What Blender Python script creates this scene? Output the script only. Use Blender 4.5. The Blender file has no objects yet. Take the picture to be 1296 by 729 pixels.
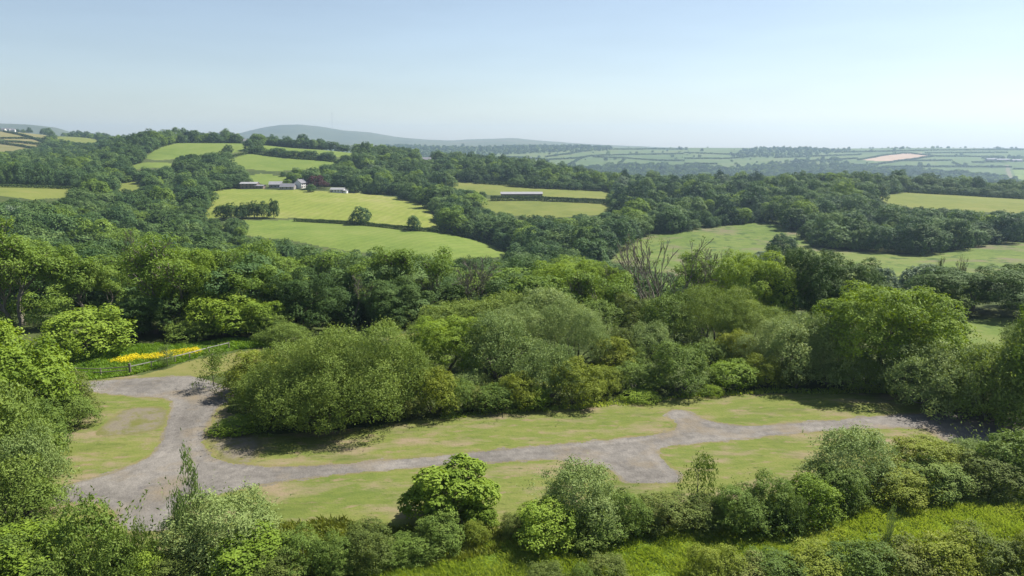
import bpy, math, random
import numpy as np
from mathutils import Vector

# ------------------------------------------------------------------ camera, sky, sun, exposure
SC = bpy.context.scene
COL = SC.collection
R = math.radians
H = 32.0                       # drone height above the level field
PITCH = R(11.1)
FPX = 648.0 / math.tan(R(35))  # focal length in photo pixels (1296 wide)
cam_data = bpy.data.cameras.new('camera')
cam_data.angle = R(70)
cam_data.clip_start = 0.5
cam_data.clip_end = 60000
cam = bpy.data.objects.new('camera', cam_data)
COL.objects.link(cam)
cam.location = (0, 0, H)
cam.rotation_euler = (R(90) - PITCH, 0, 0)
SC.camera = cam

SUN_EL, SUN_AZ = R(52), R(60)  # azimuth clockwise from straight ahead (+Y)
world = bpy.data.worlds.new('World')
SC.world = world
world.use_nodes = True
wn = world.node_tree.nodes
sky = wn.new('ShaderNodeTexSky')
sky.sky_type = 'NISHITA'
sky.sun_disc = False
sky.sun_elevation = SUN_EL
sky.sun_rotation = SUN_AZ
sky.altitude = 200
sky.air_density = 1.0
sky.dust_density = 0.6
sky.ozone_density = 1.0
wl_ = world.node_tree.links
tcw = wn.new('ShaderNodeTexCoord'); mpw = wn.new('ShaderNodeMapping'); mpw.inputs['Scale'].default_value = (2.2, 2.2, 16)
nw = wn.new('ShaderNodeTexNoise'); nw.inputs['Scale'].default_value = 2.0; nw.inputs['Detail'].default_value = 6
mrw = wn.new('ShaderNodeMapRange'); mrw.inputs['From Min'].default_value = .35; mrw.inputs['From Max'].default_value = .75; mrw.inputs['To Min'].default_value = 1.03; mrw.inputs['To Max'].default_value = 1.10
hsw = wn.new('ShaderNodeHueSaturation')
wl_.new(tcw.outputs['Generated'], mpw.inputs[0]); wl_.new(mpw.outputs[0], nw.inputs['Vector']); wl_.new(nw.outputs['Fac'], mrw.inputs['Value'])
wl_.new(mrw.outputs[0], hsw.inputs['Value']); wl_.new(sky.outputs[0], hsw.inputs['Color']); hsw.inputs['Saturation'].default_value = .84
wl_.new(hsw.outputs[0], wn['Background'].inputs[0])
wn['Background'].inputs[1].default_value = 0.064
sd = bpy.data.lights.new('sun', 'SUN')
sd.energy = 5.0
sd.angle = R(0.53)
sd.color = (1.0, 0.95, 0.86)
sun = bpy.data.objects.new('sun', sd)
COL.objects.link(sun)
SV = Vector((math.sin(SUN_AZ) * math.cos(SUN_EL), math.cos(SUN_AZ) * math.cos(SUN_EL), math.sin(SUN_EL)))
sun.rotation_euler = SV.to_track_quat('Z', 'Y').to_euler()
SC.view_settings.view_transform = 'Standard'
SC.view_settings.look = 'None'
SC.view_settings.gamma = 1
SC.view_settings.exposure = 0.95
HAZE_DENSITY = 0.0001
cy = SC.cycles
cy.max_bounces = 6
cy.diffuse_bounces = 3
cy.glossy_bounces = 1
cy.transmission_bounces = 4
cy.transparent_max_bounces = 6
cy.volume_bounces = 0
cy.use_denoising = True
cy.denoiser = 'OPENIMAGEDENOISE'
cy.denoising_input_passes = 'RGB_ALBEDO_NORMAL'
cy.denoising_prefilter = 'ACCURATE'
cy.use_adaptive_sampling = False
cy.sample_clamp_indirect = 6

# ------------------------------------------------------------------ small helpers
def tag(o, label=None, cat=None, group=None, kind=None):
    if label: o['label'] = label
    if cat: o['category'] = cat
    if group: o['group'] = group
    if kind: o['kind'] = kind
    return o

def link(name, data, parent=None, mat=None):
    o = bpy.data.objects.new(name, data)
    COL.objects.link(o)
    if parent: o.parent = parent
    if mat and data and not data.materials: data.materials.append(mat)
    return o

def mesh_np(name, V, F, mat=None, tint=None, attrs=None, smooth=False):
    """V (n,3), F (m,k) with one k -> mesh; tint per face, attrs {name: per vertex}"""
    me = bpy.data.meshes.new(name)
    V = np.asarray(V, np.float32); F = np.asarray(F, np.int32)
    n, (m, k) = len(V), F.shape
    me.vertices.add(n); me.vertices.foreach_set('co', V.ravel())
    me.loops.add(m * k); me.loops.foreach_set('vertex_index', F.ravel())
    me.polygons.add(m)
    me.polygons.foreach_set('loop_start', np.arange(0, m * k, k, dtype=np.int32))
    me.polygons.foreach_set('use_smooth', np.full(m, smooth))
    if tint is not None:
        a = me.attributes.new('tint', 'FLOAT', 'FACE'); a.data.foreach_set('value', np.asarray(tint, np.float32))
    for an, av in (attrs or {}).items():
        a = me.attributes.new(an, 'FLOAT', 'POINT'); a.data.foreach_set('value', np.asarray(av, np.float32))
    me.update(calc_edges=True)
    if mat: me.materials.append(mat)
    return me

def norm(a):
    return a / np.maximum(np.linalg.norm(a, axis=-1, keepdims=True), 1e-9)

def hash2(ix, iy, seed):
    h = (ix.astype(np.int64) * 374761393 + iy.astype(np.int64) * 668265263 + seed * 1442695041) & 0x7fffffff
    h = ((h ^ (h >> 13)) * 1274126177) & 0x7fffffff
    return ((h ^ (h >> 16)) & 0xffff) / 65535.0

def vnoise(x, y, seed=0):
    ix, iy = np.floor(x), np.floor(y)
    fx, fy = x - ix, y - iy
    fx = fx * fx * (3 - 2 * fx); fy = fy * fy * (3 - 2 * fy)
    a = hash2(ix, iy, seed); b = hash2(ix + 1, iy, seed); c = hash2(ix, iy + 1, seed); d = hash2(ix + 1, iy + 1, seed)
    return (a * (1 - fx) + b * fx) * (1 - fy) + (c * (1 - fx) + d * fx) * fy

def fbm(x, y, seed=0, octs=4):
    t, a, s = 0, .5, 0
    for i in range(octs):
        t = t + a * vnoise(x, y, seed + i * 17); s += a; a *= .5; x = x * 2.03; y = y * 2.03
    return t / s - .5

# ------------------------------------------------------------------ materials
def new_mat(name):
    m = bpy.data.materials.new(name); m.use_nodes = True
    nt = m.node_tree; nt.nodes.clear()
    return m, nt, nt.nodes, nt.links

def plain(name, col, rough=.8, var=.15, scale=3.0):
    m, nt, N, L = new_mat(name)
    o = N.new('ShaderNodeOutputMaterial'); b = N.new('ShaderNodeBsdfPrincipled')
    b.inputs['Roughness'].default_value = rough
    t = N.new('ShaderNodeTexNoise'); t.inputs['Scale'].default_value = scale; t.inputs['Detail'].default_value = 5
    tc = N.new('ShaderNodeTexCoord'); L.new(tc.outputs['Object'], t.inputs['Vector'])
    r = N.new('ShaderNodeValToRGB')
    r.color_ramp.elements[0].position = .3; r.color_ramp.elements[1].position = .7
    r.color_ramp.elements[0].color = (*[c * (1 - var) for c in col], 1)
    r.color_ramp.elements[1].color = (*[min(1, c * (1 + var)) for c in col], 1)
    L.new(t.outputs['Fac'], r.inputs[0]); L.new(r.outputs[0], b.inputs['Base Color']); L.new(b.outputs[0], o.inputs[0])
    return m

def leaf_mat(name, c0, c1, c2, transl=.38, objvar=.3, rough=.6):
    """c0 dull, c1 mid, c2 young leaves; per leaf tint plus a per plant shift"""
    c0, c1, c2 = [tuple(a * b for a, b in zip(c, (1.25, 1.36, 1.12))) for c in (c0, c1, c2)]
    m, nt, N, L = new_mat(name)
    o = N.new('ShaderNodeOutputMaterial')
    at = N.new('ShaderNodeAttribute'); at.attribute_name = 'tint'
    oi = N.new('ShaderNodeObjectInfo')
    ma = N.new('ShaderNodeMath'); ma.operation = 'MULTIPLY_ADD'
    L.new(oi.outputs['Random'], ma.inputs[0]); ma.inputs[1].default_value = objvar
    ad = N.new('ShaderNodeMath'); ad.operation = 'MULTIPLY_ADD'
    L.new(at.outputs['Fac'], ad.inputs[0]); ad.inputs[1].default_value = 1 - objvar
    ma.inputs[2].default_value = 0.0
    L.new(ma.outputs[0], ad.inputs[2])
    r = N.new('ShaderNodeValToRGB'); cr = r.color_ramp
    cr.elements[0].position = .15; cr.elements[0].color = (*c0, 1)
    cr.elements[1].position = .9; cr.elements[1].color = (*c2, 1)
    e = cr.elements.new(.5); e.color = (*c1, 1)
    L.new(ad.outputs[0], r.inputs[0])
    b = N.new('ShaderNodeBsdfPrincipled'); b.inputs['Roughness'].default_value = rough
    b.inputs['Specular IOR Level'].default_value = .12
    L.new(r.outputs[0], b.inputs['Base Color'])
    t = N.new('ShaderNodeBsdfTranslucent')
    hs = N.new('ShaderNodeHueSaturation'); hs.inputs['Hue'].default_value = .485; hs.inputs['Saturation'].default_value = 1.15
    hs.inputs['Value'].default_value = 1.5
    L.new(r.outputs[0], hs.inputs['Color']); L.new(hs.outputs[0], t.inputs['Color'])
    mx = N.new('ShaderNodeMixShader'); mx.inputs[0].default_value = transl * .55
    L.new(b.outputs[0], mx.inputs[1]); L.new(t.outputs[0], mx.inputs[2]); L.new(mx.outputs[0], o.inputs[0])
    return m

def ground_mat(name, cols, scales=(.02, .25, 3.0), sds=None, bump=.0, rough=.95, stretch=None, patches=None, stripe=None, rut=False):
    """blend of colours by three sizes of noise; patches = (colour, scale, threshold, softness)"""
    m, nt, N, L = new_mat(name)
    o = N.new('ShaderNodeOutputMaterial'); b = N.new('ShaderNodeBsdfPrincipled')
    b.inputs['Roughness'].default_value = rough; b.inputs['Specular IOR Level'].default_value = .1
    tc = N.new('ShaderNodeTexCoord'); vec = tc.outputs['Object']
    if stretch:
        mp = N.new('ShaderNodeMapping'); mp.inputs['Rotation'].default_value = (0, 0, stretch[0]); mp.inputs['Scale'].default_value = (stretch[1], stretch[2], 1)
        L.new(vec, mp.inputs[0]); vec = mp.outputs[0]
    fac = None
    for s, w in zip(scales, (.45, .35, .3)):
        t = N.new('ShaderNodeTexNoise'); t.inputs['Scale'].default_value = s; t.inputs['Detail'].default_value = 6; t.inputs['Roughness'].default_value = .65
        L.new(vec, t.inputs['Vector'])
        ml = N.new('ShaderNodeMath'); ml.operation = 'MULTIPLY'; L.new(t.outputs['Fac'], ml.inputs[0]); ml.inputs[1].default_value = w / 1.1
        if fac is None: fac = ml.outputs[0]
        else:
            a = N.new('ShaderNodeMath'); a.operation = 'ADD'; L.new(fac, a.inputs[0]); L.new(ml.outputs[0], a.inputs[1]); fac = a.outputs[0]
    r = N.new('ShaderNodeValToRGB'); cr = r.color_ramp
    cols = [tuple(c * .8 for c in q) for q in cols]; LO, HI = .41, .59
    cr.elements[0].position = LO; cr.elements[0].color = (*cols[0], 1)
    cr.elements[1].position = HI; cr.elements[1].color = (*cols[-1], 1)
    for i, c in enumerate(cols[1:-1], 1):
        e = cr.elements.new(LO + (HI - LO) * i / (len(cols) - 1)); e.color = (*c, 1)
    L.new(fac, r.inputs[0]); col = r.outputs[0]
    for pc, ps, pth, psoft in patches or ():
        t = N.new('ShaderNodeTexNoise'); t.inputs['Scale'].default_value = ps; t.inputs['Detail'].default_value = 7; t.inputs['Roughness'].default_value = .62
        L.new(vec, t.inputs['Vector'])
        mr = N.new('ShaderNodeMapRange'); mr.inputs['From Min'].default_value = pth; mr.inputs['From Max'].default_value = pth + psoft
        L.new(t.outputs['Fac'], mr.inputs['Value'])
        mx = N.new('ShaderNodeMix'); mx.data_type = 'RGBA'
        L.new(mr.outputs[0], mx.inputs[0]); L.new(col, mx.inputs[6]); mx.inputs[7].default_value = (*[q * .8 for q in pc], 1); col = mx.outputs[2]
    if stripe:                                        # mowing or tractor lines: (rotation, period m, amount)
        mp = N.new('ShaderNodeMapping'); mp.inputs['Rotation'].default_value = (0, 0, stripe[0]); L.new(tc.outputs['Object'], mp.inputs[0])
        w = N.new('ShaderNodeTexWave'); w.inputs['Scale'].default_value = .314 / stripe[1]; w.inputs['Distortion'].default_value = 3.5
        w.inputs['Detail'].default_value = 2; L.new(mp.outputs[0], w.inputs['Vector'])
        mr = N.new('ShaderNodeMapRange'); mr.inputs['To Min'].default_value = 1 - stripe[2]; mr.inputs['To Max'].default_value = 1 + stripe[2]
        L.new(w.outputs['Fac'], mr.inputs['Value'])
        hs = N.new('ShaderNodeHueSaturation'); L.new(mr.outputs[0], hs.inputs['Value']); L.new(col, hs.inputs['Color']); col = hs.outputs[0]
    if sds:                                           # ragged worn edge: (attribute, colour near edge, width m)
        at = N.new('ShaderNodeAttribute'); at.attribute_name = sds[0]
        t = N.new('ShaderNodeTexNoise'); t.inputs['Scale'].default_value = .9; t.inputs['Detail'].default_value = 8; t.inputs['Roughness'].default_value = .7
        L.new(tc.outputs['Object'], t.inputs['Vector'])
        ms = N.new('ShaderNodeMath'); ms.operation = 'MULTIPLY_ADD'; L.new(t.outputs['Fac'], ms.inputs[0]); ms.inputs[1].default_value = 3.2 * sds[2]
        L.new(at.outputs['Fac'], ms.inputs[2])
        mr = N.new('ShaderNodeMapRange'); mr.inputs['From Min'].default_value = 1.15 * sds[2]; mr.inputs['From Max'].default_value = 2.5 * sds[2]
        mr.inputs['To Min'].default_value = 1; mr.inputs['To Max'].default_value = 0
        L.new(ms.outputs[0], mr.inputs['Value'])
        mx = N.new('ShaderNodeMix'); mx.data_type = 'RGBA'
        L.new(mr.outputs[0], mx.inputs[0]); L.new(col, mx.inputs[6]); mx.inputs[7].default_value = (*[q * .8 for q in sds[1]], 1); col = mx.outputs[2]
    if rut:
        at = N.new('ShaderNodeAttribute'); at.attribute_name = 'sd'
        rr = N.new('ShaderNodeValToRGB'); e = rr.color_ramp.elements
        e[0].position = .0; e[0].color = (.95,) * 3 + (1,); e[1].position = 1; e[1].color = (.97,) * 3 + (1,)
        for p_, v_ in ((.15, 1.0), (.26, 1.08), (.36, 1.07), (.48, .94), (.62, .95), (.8, 1.0)):
            q_ = e.new(p_); q_.color = (v_ / 1.2,) * 3 + (1,)
        e[0].color = (1.0 / 1.2,) * 3 + (1,); e[len(e) - 1].color = (1 / 1.2,) * 3 + (1,)
        dv = N.new('ShaderNodeMath'); dv.operation = 'MULTIPLY'; dv.inputs[1].default_value = 1 / 3.4; L.new(at.outputs['Fac'], dv.inputs[0])
        L.new(dv.outputs[0], rr.inputs[0])
        mu = N.new('ShaderNodeMath'); mu.operation = 'MULTIPLY'; mu.inputs[1].default_value = 1.2; L.new(rr.outputs[0], mu.inputs[0])
        hs = N.new('ShaderNodeHueSaturation'); L.new(mu.outputs[0], hs.inputs['Value']); L.new(col, hs.inputs['Color']); col = hs.outputs[0]
    L.new(col, b.inputs['Base Color'])
    if bump:
        t = N.new('ShaderNodeTexNoise'); t.inputs['Scale'].default_value = 4; t.inputs['Detail'].default_value = 6
        L.new(tc.outputs['Object'], t.inputs['Vector'])
        bp = N.new('ShaderNodeBump'); bp.inputs['Strength'].default_value = bump; bp.inputs['Distance'].default_value = .1
        L.new(t.outputs['Fac'], bp.inputs['Height']); L.new(bp.outputs[0], b.inputs['Normal'])
    L.new(b.outputs[0], o.inputs[0])
    return m

DRY = (.30, .24, .12)
M = {}
M['rough'] = ground_mat('rough_ground', [(.045, .065, .022), (.075, .10, .03), (.11, .12, .045)], bump=.5)
M['lawn'] = ground_mat('mown_grass', [(.115, .152, .034), (.15, .178, .042), (.196, .198, .064)], scales=(.06, .55, 4.0),
                       sds=('sd', (.19, .16, .07), .34), bump=.5, stretch=(R(-5), 1, 2.2),
                       patches=[((.25, .20, .125), .13, .50, .15), ((.23, .185, .105), .42, .555, .12), ((.085, .115, .025), .10, .55, .2), ((.08, .105, .025), .7, .58, .14)], stripe=(R(80), 1.1, .018))
M['gravel'] = ground_mat('gravel', [(.135, .124, .112), (.186, .172, .155), (.25, .23, .206)], scales=(.12, 1.1, 9.0),
                         sds=('sd', (.19, .16, .08), .46), bump=.7, rut=True,
                         patches=[((.22, .18, .125), .16, .52, .2), ((.12, .112, .112), .5, .58, .16), ((.27, .255, .24), 2.2, .66, .08)])
M['worn'] = ground_mat('worn_gravel_grass', [(.16, .14, .10), (.20, .175, .13), (.165, .155, .06)], scales=(.3, .9, 6.0),
                       sds=('sd', (.145, .145, .045), .8), bump=.4, patches=[((.14, .145, .042), .4, .5, .14)])
M['long'] = ground_mat('long_grass_soil', [(.09, .16, .02), (.14, .22, .03), (.18, .25, .035)], scales=(.08, .6, 5.0), bump=.5)
M['meadow'] = ground_mat('meadow_soil', [(.07, .13, .025), (.11, .18, .03), (.15, .2, .04)], scales=(.08, .6, 5.0), bump=.5)
M['path'] = ground_mat('mown_path', [(.14, .155, .047), (.18, .18, .057), (.21, .195, .075)], scales=(.08, .6, 5.0), bump=.2)
M['hay'] = ground_mat('hay_field', [(.155, .20, .036), (.20, .235, .045), (.255, .26, .08)], scales=(.008, .05, .4),
                      patches=[((.27, .255, .10), .012, .56, .2)], stripe=(R(8), 7.0, .06))
M['pasture'] = ground_mat('pasture', [(.115, .17, .032), (.15, .205, .04), (.185, .225, .055)], scales=(.008, .06, .5), stripe=(R(30), 6, .05))
M['olive'] = ground_mat('olive_field', [(.13, .16, .036), (.165, .19, .042), (.20, .205, .058)], scales=(.008, .06, .5), stripe=(R(75), 7, .06))
M['tussock'] = ground_mat('tussock_meadow', [(.095, .145, .032), (.135, .185, .042), (.18, .20, .065)], scales=(.02, .12, .8),
                          patches=[((.17, .155, .09), .03, .53, .12), ((.065, .105, .03), .14, .54, .10)], bump=.4)
M['tan'] = ground_mat('dry_field', [(.17, .165, .06), (.21, .195, .075), (.23, .205, .095)], scales=(.006, .05, .5))
M['soil'] = ground_mat('bare_soil', [(.36, .25, .17), (.42, .30, .21), (.46, .33, .24)], scales=(.006, .05, .5))
M['farm'] = ground_mat('far_farmland', [(.07, .11, .035), (.10, .145, .04), (.14, .16, .06)], scales=(.0022, .008, .05))
M['moor'] = ground_mat('moorland', [(.075, .09, .04), (.10, .115, .048), (.14, .13, .07)], scales=(.0007, .003, .02))

L_ = {}
L_['willow'] = leaf_mat('willow_leaves', (.095, .13, .045), (.148, .185, .068), (.215, .24, .105), .40)
L_['olive_willow'] = leaf_mat('sallow_leaves', (.078, .11, .026), (.125, .162, .038), (.185, .215, .06), .4)
L_['haw'] = leaf_mat('hawthorn_leaves', (.058, .088, .02), (.10, .14, .03), (.155, .185, .05), .36)
L_['brown'] = leaf_mat('bramble_leaves', (.062, .08, .022), (.105, .128, .032), (.165, .155, .052), .36)
L_['gold'] = leaf_mat('golden_leaves', (.095, .118, .017), (.15, .17, .026), (.21, .215, .04), .42)
L_['bright'] = leaf_mat('bright_leaves', (.08, .118, .017), (.14, .19, .027), (.215, .265, .045), .48)
L_['ash'] = leaf_mat('ash_leaves', (.075, .11, .022), (.12, .17, .034), (.175, .22, .055), .45)
L_['dark'] = leaf_mat('dark_leaves', (.032, .056, .017), (.052, .086, .024), (.088, .125, .038), .28)
L_['mid'] = leaf_mat('woodland_leaves', (.032, .062, .026), (.068, .110, .040), (.125, .168, .060), .32, .6)
L_['blue'] = leaf_mat('grey_leaves', (.07, .095, .065), (.11, .14, .095), (.16, .19, .14), .25, .4)
L_['fir'] = leaf_mat('conifer_needles', (.02, .042, .02), (.034, .062, .028), (.055, .085, .036), .15, .4)
L_['copper'] = leaf_mat('copper_leaves', (.035, .014, .02), (.055, .02, .026), (.085, .034, .036), .25)
L_['hedge'] = leaf_mat('hedge_leaves', (.028, .048, .016), (.05, .078, .022), (.09, .12, .035), .25)
L_['grass'] = leaf_mat('grass_blades', (.125, .175, .036), (.18, .222, .052), (.24, .26, .085), .8)
M['bark'] = plain('bark', (.13, .112, .09), .9, .3, 6)
M['grey_bark'] = plain('grey_bark', (.20, .175, .14), .9, .3, 6)

# ------------------------------------------------------------------ terrain
TP = math.tan
def row_angle(row):                       # angle below the horizontal of a photo row
    return PITCH + np.arctan((np.asarray(row, float) - 364.5) / FPX)
def zrow(Y, row):
    return H - Y * np.tan(row_angle(row))

PROF = {
 -500: [(0,0),(118,0),(200,-9),(300,-22),(450,-22),(560,-6),(660,-2),(900,2),(1200,9),(1400,22),(1900,68),(2300,66),(3500,20),(5500,-20),(14000,-40)],
 0:    [(0,0),(118,0),(200,-9),(300,-24),(450,-22),(560,-6),(660,-1.5),(900,2),(1200,9),(1400,22),(1900,68),(2300,66),(3500,20),(5500,-20),(14000,-40)],
 110:  [(0,0),(118,0),(200,-10),(300,-26),(450,-26),(560,-16),(660,-8),(850,0),(1100,7),(1400,24),(1800,50),(2300,46),(3500,20),(5500,-20),(14000,-40)],
 200:  [(0,0),(120,0),(200,-11),(300,-28),(400,-32),(460,-30),(600,-22),(850,8),(950,17),(1100,35.5),(1180,35),(1500,24),(2200,20),(3500,10),(5500,-10),(14000,-40)],
 310:  [(0,0),(118,0),(200,-12),(300,-29),(400,-32),(460,-27),(560,-20),(720,-10.5),(780,-5),(900,11),(980,21),(1080,33),(1150,33),(1500,14),(2200,0),(3500,-10),(5500,-10),(14000,-40)],
 400:  [(0,0),(112,0),(160,-5),(250,-23),(350,-33),(430,-29),(460,-25.5),(520,-24.5),(560,-21),(720,-11),(780,-6),(850,3.5),(900,10),(980,18),(1060,25),(1120,25),(1300,10),(1500,2),(2200,-15),(3500,-20),(5500,0),(14000,-40)],
 530:  [(0,0),(112,0),(160,-5),(250,-23),(350,-34),(430,-30),(470,-27),(560,-22),(700,-17),(800,-12),(900,-4),(1050,7),(1130,8),(1300,-2),(1500,-15),(2000,-40),(2600,-50),(3300,-26),(3900,0),(4600,22),(5500,18),(8000,0),(14000,-40)],
 650:  [(0,0),(112,0),(160,-6),(260,-24),(350,-36),(470,-37),(560,-33),(640,-25.6),(700,-20),(800,-12.7),(900,-7),(1000,-4.5),(1120,-6),(1400,-24),(2000,-62),(2600,-78),(3000,-54),(3300,-27),(3900,-2),(4600,18),(5500,15),(8000,0),(14000,-60)],
 820:  [(0,0),(112,0),(160,-6),(260,-23),(330,-28),(400,-27.6),(500,-23.8),(560,-24),(700,-20),(800,-19),(1000,-30),(1500,-72),(2200,-94),(2900,-68),(3050,-54),(3500,-30),(4200,5),(4700,11),(5500,8),(8000,-20),(14000,-80)],
 1050: [(0,0),(112,0),(140,-1),(200,-12),(300,-22.7),(400,-25.8),(550,-23),(700,-14),(760,-13.5),(900,-25),(1500,-75),(2200,-95),(2900,-66),(3200,-41),(3600,-21),(4200,5),(4700,7),(5500,3),(8000,-20),(14000,-90)],
 1296: [(0,0),(112,0),(136,0),(200,-10),(280,-21.5),(300,-23),(420,-26),(520,-27),(600,-22),(640,-19.5),(760,-20),(900,-35),(1400,-70),(2000,-90),(2400,-87),(2900,-65),(3200,-41),(3600,-21),(4200,5),(4700,7),(5500,3),(8000,-20),(14000,-90)],
 1800: [(0,0),(112,0),(136,0),(200,-10),(280,-21.5),(300,-23),(420,-26),(520,-27),(600,-22),(640,-19.5),(760,-20),(900,-35),(1400,-70),(2000,-90),(2400,-87),(2900,-65),(3200,-41),(3600,-21),(4200,5),(4700,7),(5500,3),(8000,-20),(14000,-90)],
}
RIDGES = [  # (Y of the skyline, half width, [(u, row)])
 (5600, 700, [(-500,150),(0,155),(50,157),(85,161),(103,167),(118,175),(150,186),(2000,400)]),
 (7000, 800, [(-500,400),(110,186),(150,176),(190,171),(250,169),(310,170),(360,176),(420,190),(2000,400)]),
 (7500, 1150, [(-500,400),(270,184),(295,174),(318,167),(340,162),(362,158.5),(385,157.5),(410,159.5),(440,165),(470,167.5),(505,173),(540,176.5),(575,177.5),(605,176),(650,175),(680,178),(720,181),(780,184),(860,187),(950,200),(2000,400)]),
]
def pchip(x, y, xi):
    x = np.asarray(x, float); y = np.asarray(y, float)
    h = np.diff(x); d = np.diff(y) / h
    m = np.zeros_like(y); m[0] = d[0]; m[-1] = d[-1]
    for i in range(1, len(x) - 1):
        if d[i - 1] * d[i] > 0:
            w1, w2 = 2 * h[i] + h[i - 1], h[i] + 2 * h[i - 1]
            m[i] = (w1 + w2) / (w1 / d[i - 1] + w2 / d[i])
    xi = np.clip(xi, x[0], x[-1])
    k = np.clip(np.searchsorted(x, xi, 'right') - 1, 0, len(h) - 1)
    t = (xi - x[k]) / h[k]
    return (y[k] * (1 + 2 * t) * (1 - t) ** 2 + h[k] * m[k] * t * (1 - t) ** 2 + y[k + 1] * t * t * (3 - 2 * t) + h[k] * m[k + 1] * t * t * (t - 1))

TY = np.concatenate([np.linspace(0, 110, 40), np.exp(np.linspace(np.log(111), np.log(14000), 900))])
TS = np.linspace(-1.25, 1.25, 501)
def build_table():
    us = sorted(PROF)
    ss = np.array([(u - 648) / FPX for u in us])
    cols = np.array([pchip(*zip(*PROF[u]), TY) for u in us])           # (nu, nY)
    tab = np.empty((len(TS), len(TY)))
    k = np.clip(np.searchsorted(ss, TS, 'right') - 1, 0, len(ss) - 2)
    t = np.clip((TS - ss[k]) / (ss[k + 1] - ss[k]), 0, 1); t = (t * .45 + .55 * t * t * (3 - 2 * t))[:, None]
    tab = cols[k] * (1 - t) + cols[k + 1] * t
    for _ in range(3):                                                  # soften creases between profiles
        tab = (np.vstack([tab[:1], tab[:-1]]) + 2 * tab + np.vstack([tab[1:], tab[-1:]])) / 4
    uu = TS * FPX + 648
    for Yc, w, sk in RIDGES:
        rows = np.interp(uu, *zip(*sk))
        zt = np.minimum(zrow(Yc, rows), 400)[:, None]
        g = np.exp(-((TY[None, :] - Yc) / w) ** 2)
        tab = np.maximum(tab, np.where(zt > -60, zt * g + tab * (1 - g), -999))
    return tab
TAB = build_table()
def terrain(X, Y):
    X = np.asarray(X, float); Y = np.asarray(Y, float)
    s = np.clip(X / np.maximum(Y, 20), TS[0], TS[-1] - 1e-6)
    fs = (s - TS[0]) / (TS[1] - TS[0]); i = np.clip(fs.astype(int), 0, len(TS) - 2); fs = fs - i
    y = np.clip(Y, 0, TY[-1] - 1)
    j = np.clip(np.searchsorted(TY, y, 'right') - 1, 0, len(TY) - 2); fy = (y - TY[j]) / (TY[j + 1] - TY[j])
    z = (TAB[i, j] * (1 - fs) + TAB[i + 1, j] * fs) * (1 - fy) + (TAB[i, j + 1] * (1 - fs) + TAB[i + 1, j + 1] * fs) * fy
    amp = np.interp(Y, [0, 60, 120, 250, 1000, 3000, 7000, 10000], [.1, .12, .3, 2.0, 3.0, 7, 16, 26])
    wl = np.interp(Y, [0, 120, 400, 1000, 3000, 10000], [9, 25, 60, 120, 350, 900])
    lv = np.round(np.log2(wl / 9)); wl = 9 * 2.0 ** lv                  # keep the noise lattice fixed inside a band
    return z + amp * fbm(X / wl + 7.3, Y / wl + 1.7, 5, 3)

CP, SP = math.cos(PITCH), math.sin(PITCH)
def project(X, Y, Z):
    dc = Y * CP + (H - Z) * SP
    return 648 + FPX * X / dc, 364.5 + FPX * ((H - Z) * CP - Y * SP) / dc
def ground_at(u, Y):
    """point of the terrain seen in photo column u at distance Y"""
    z = np.zeros_like(np.asarray(Y, float))
    for _ in range(3):
        X = (u - 648) / FPX * (Y * CP + (H - z) * SP); z = terrain(X, Y)
    return X, z
def unproject(u, row, y0=30, y1=9200):
    Ys = np.exp(np.linspace(np.log(y0), np.log(y1), 1500))
    X, Z = ground_at(u, Ys)
    r = project(X, Ys, Z)[1] - row
    k = np.where((r[:-1] > 0) & (r[1:] <= 0))[0]
    if len(k) == 0:
        i = int(np.argmin(np.abs(r)))
    else:
        i = int(k[0])
    Y = Ys[i]; X, Z = ground_at(u, np.array([Y]))
    return float(X[0]), float(Y), float(Z[0])

def chaikin(P, n=2, closed=True):
    P = np.asarray(P, float)
    for _ in range(n):
        Q = np.roll(P, -1, 0) if closed else P[1:]
        A = P if closed else P[:-1]
        N_ = np.empty((2 * len(A), 2)); N_[0::2] = A * .78 + Q * .22; N_[1::2] = A * .22 + Q * .78
        P = N_ if closed else np.vstack([P[:1], N_, P[-1:]])
    return P
def inside(P, x, y):
    c = np.zeros(np.shape(x), bool); n = len(P)
    for i in range(n):
        x0, y0 = P[i]; x1, y1 = P[(i + 1) % n]
        if y0 == y1: continue
        c ^= ((y0 > y) != (y1 > y)) & (x < (x1 - x0) * (y - y0) / (y1 - y0) + x0)
    return c
def sdist(P, x, y):
    d = np.full(np.shape(x), 1e9); n = len(P)
    for i in range(n):
        ax, ay = P[i]; bx, by = P[(i + 1) % n]; ex, ey = bx - ax, by - ay
        t = np.clip(((x - ax) * ex + (y - ay) * ey) / (ex * ex + ey * ey + 1e-12), 0, 1)
        d = np.minimum(d, (x - ax - t * ex) ** 2 + (y - ay - t * ey) ** 2)
    d = np.sqrt(d)
    return np.where(inside(P, x, y), d, -d)

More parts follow.
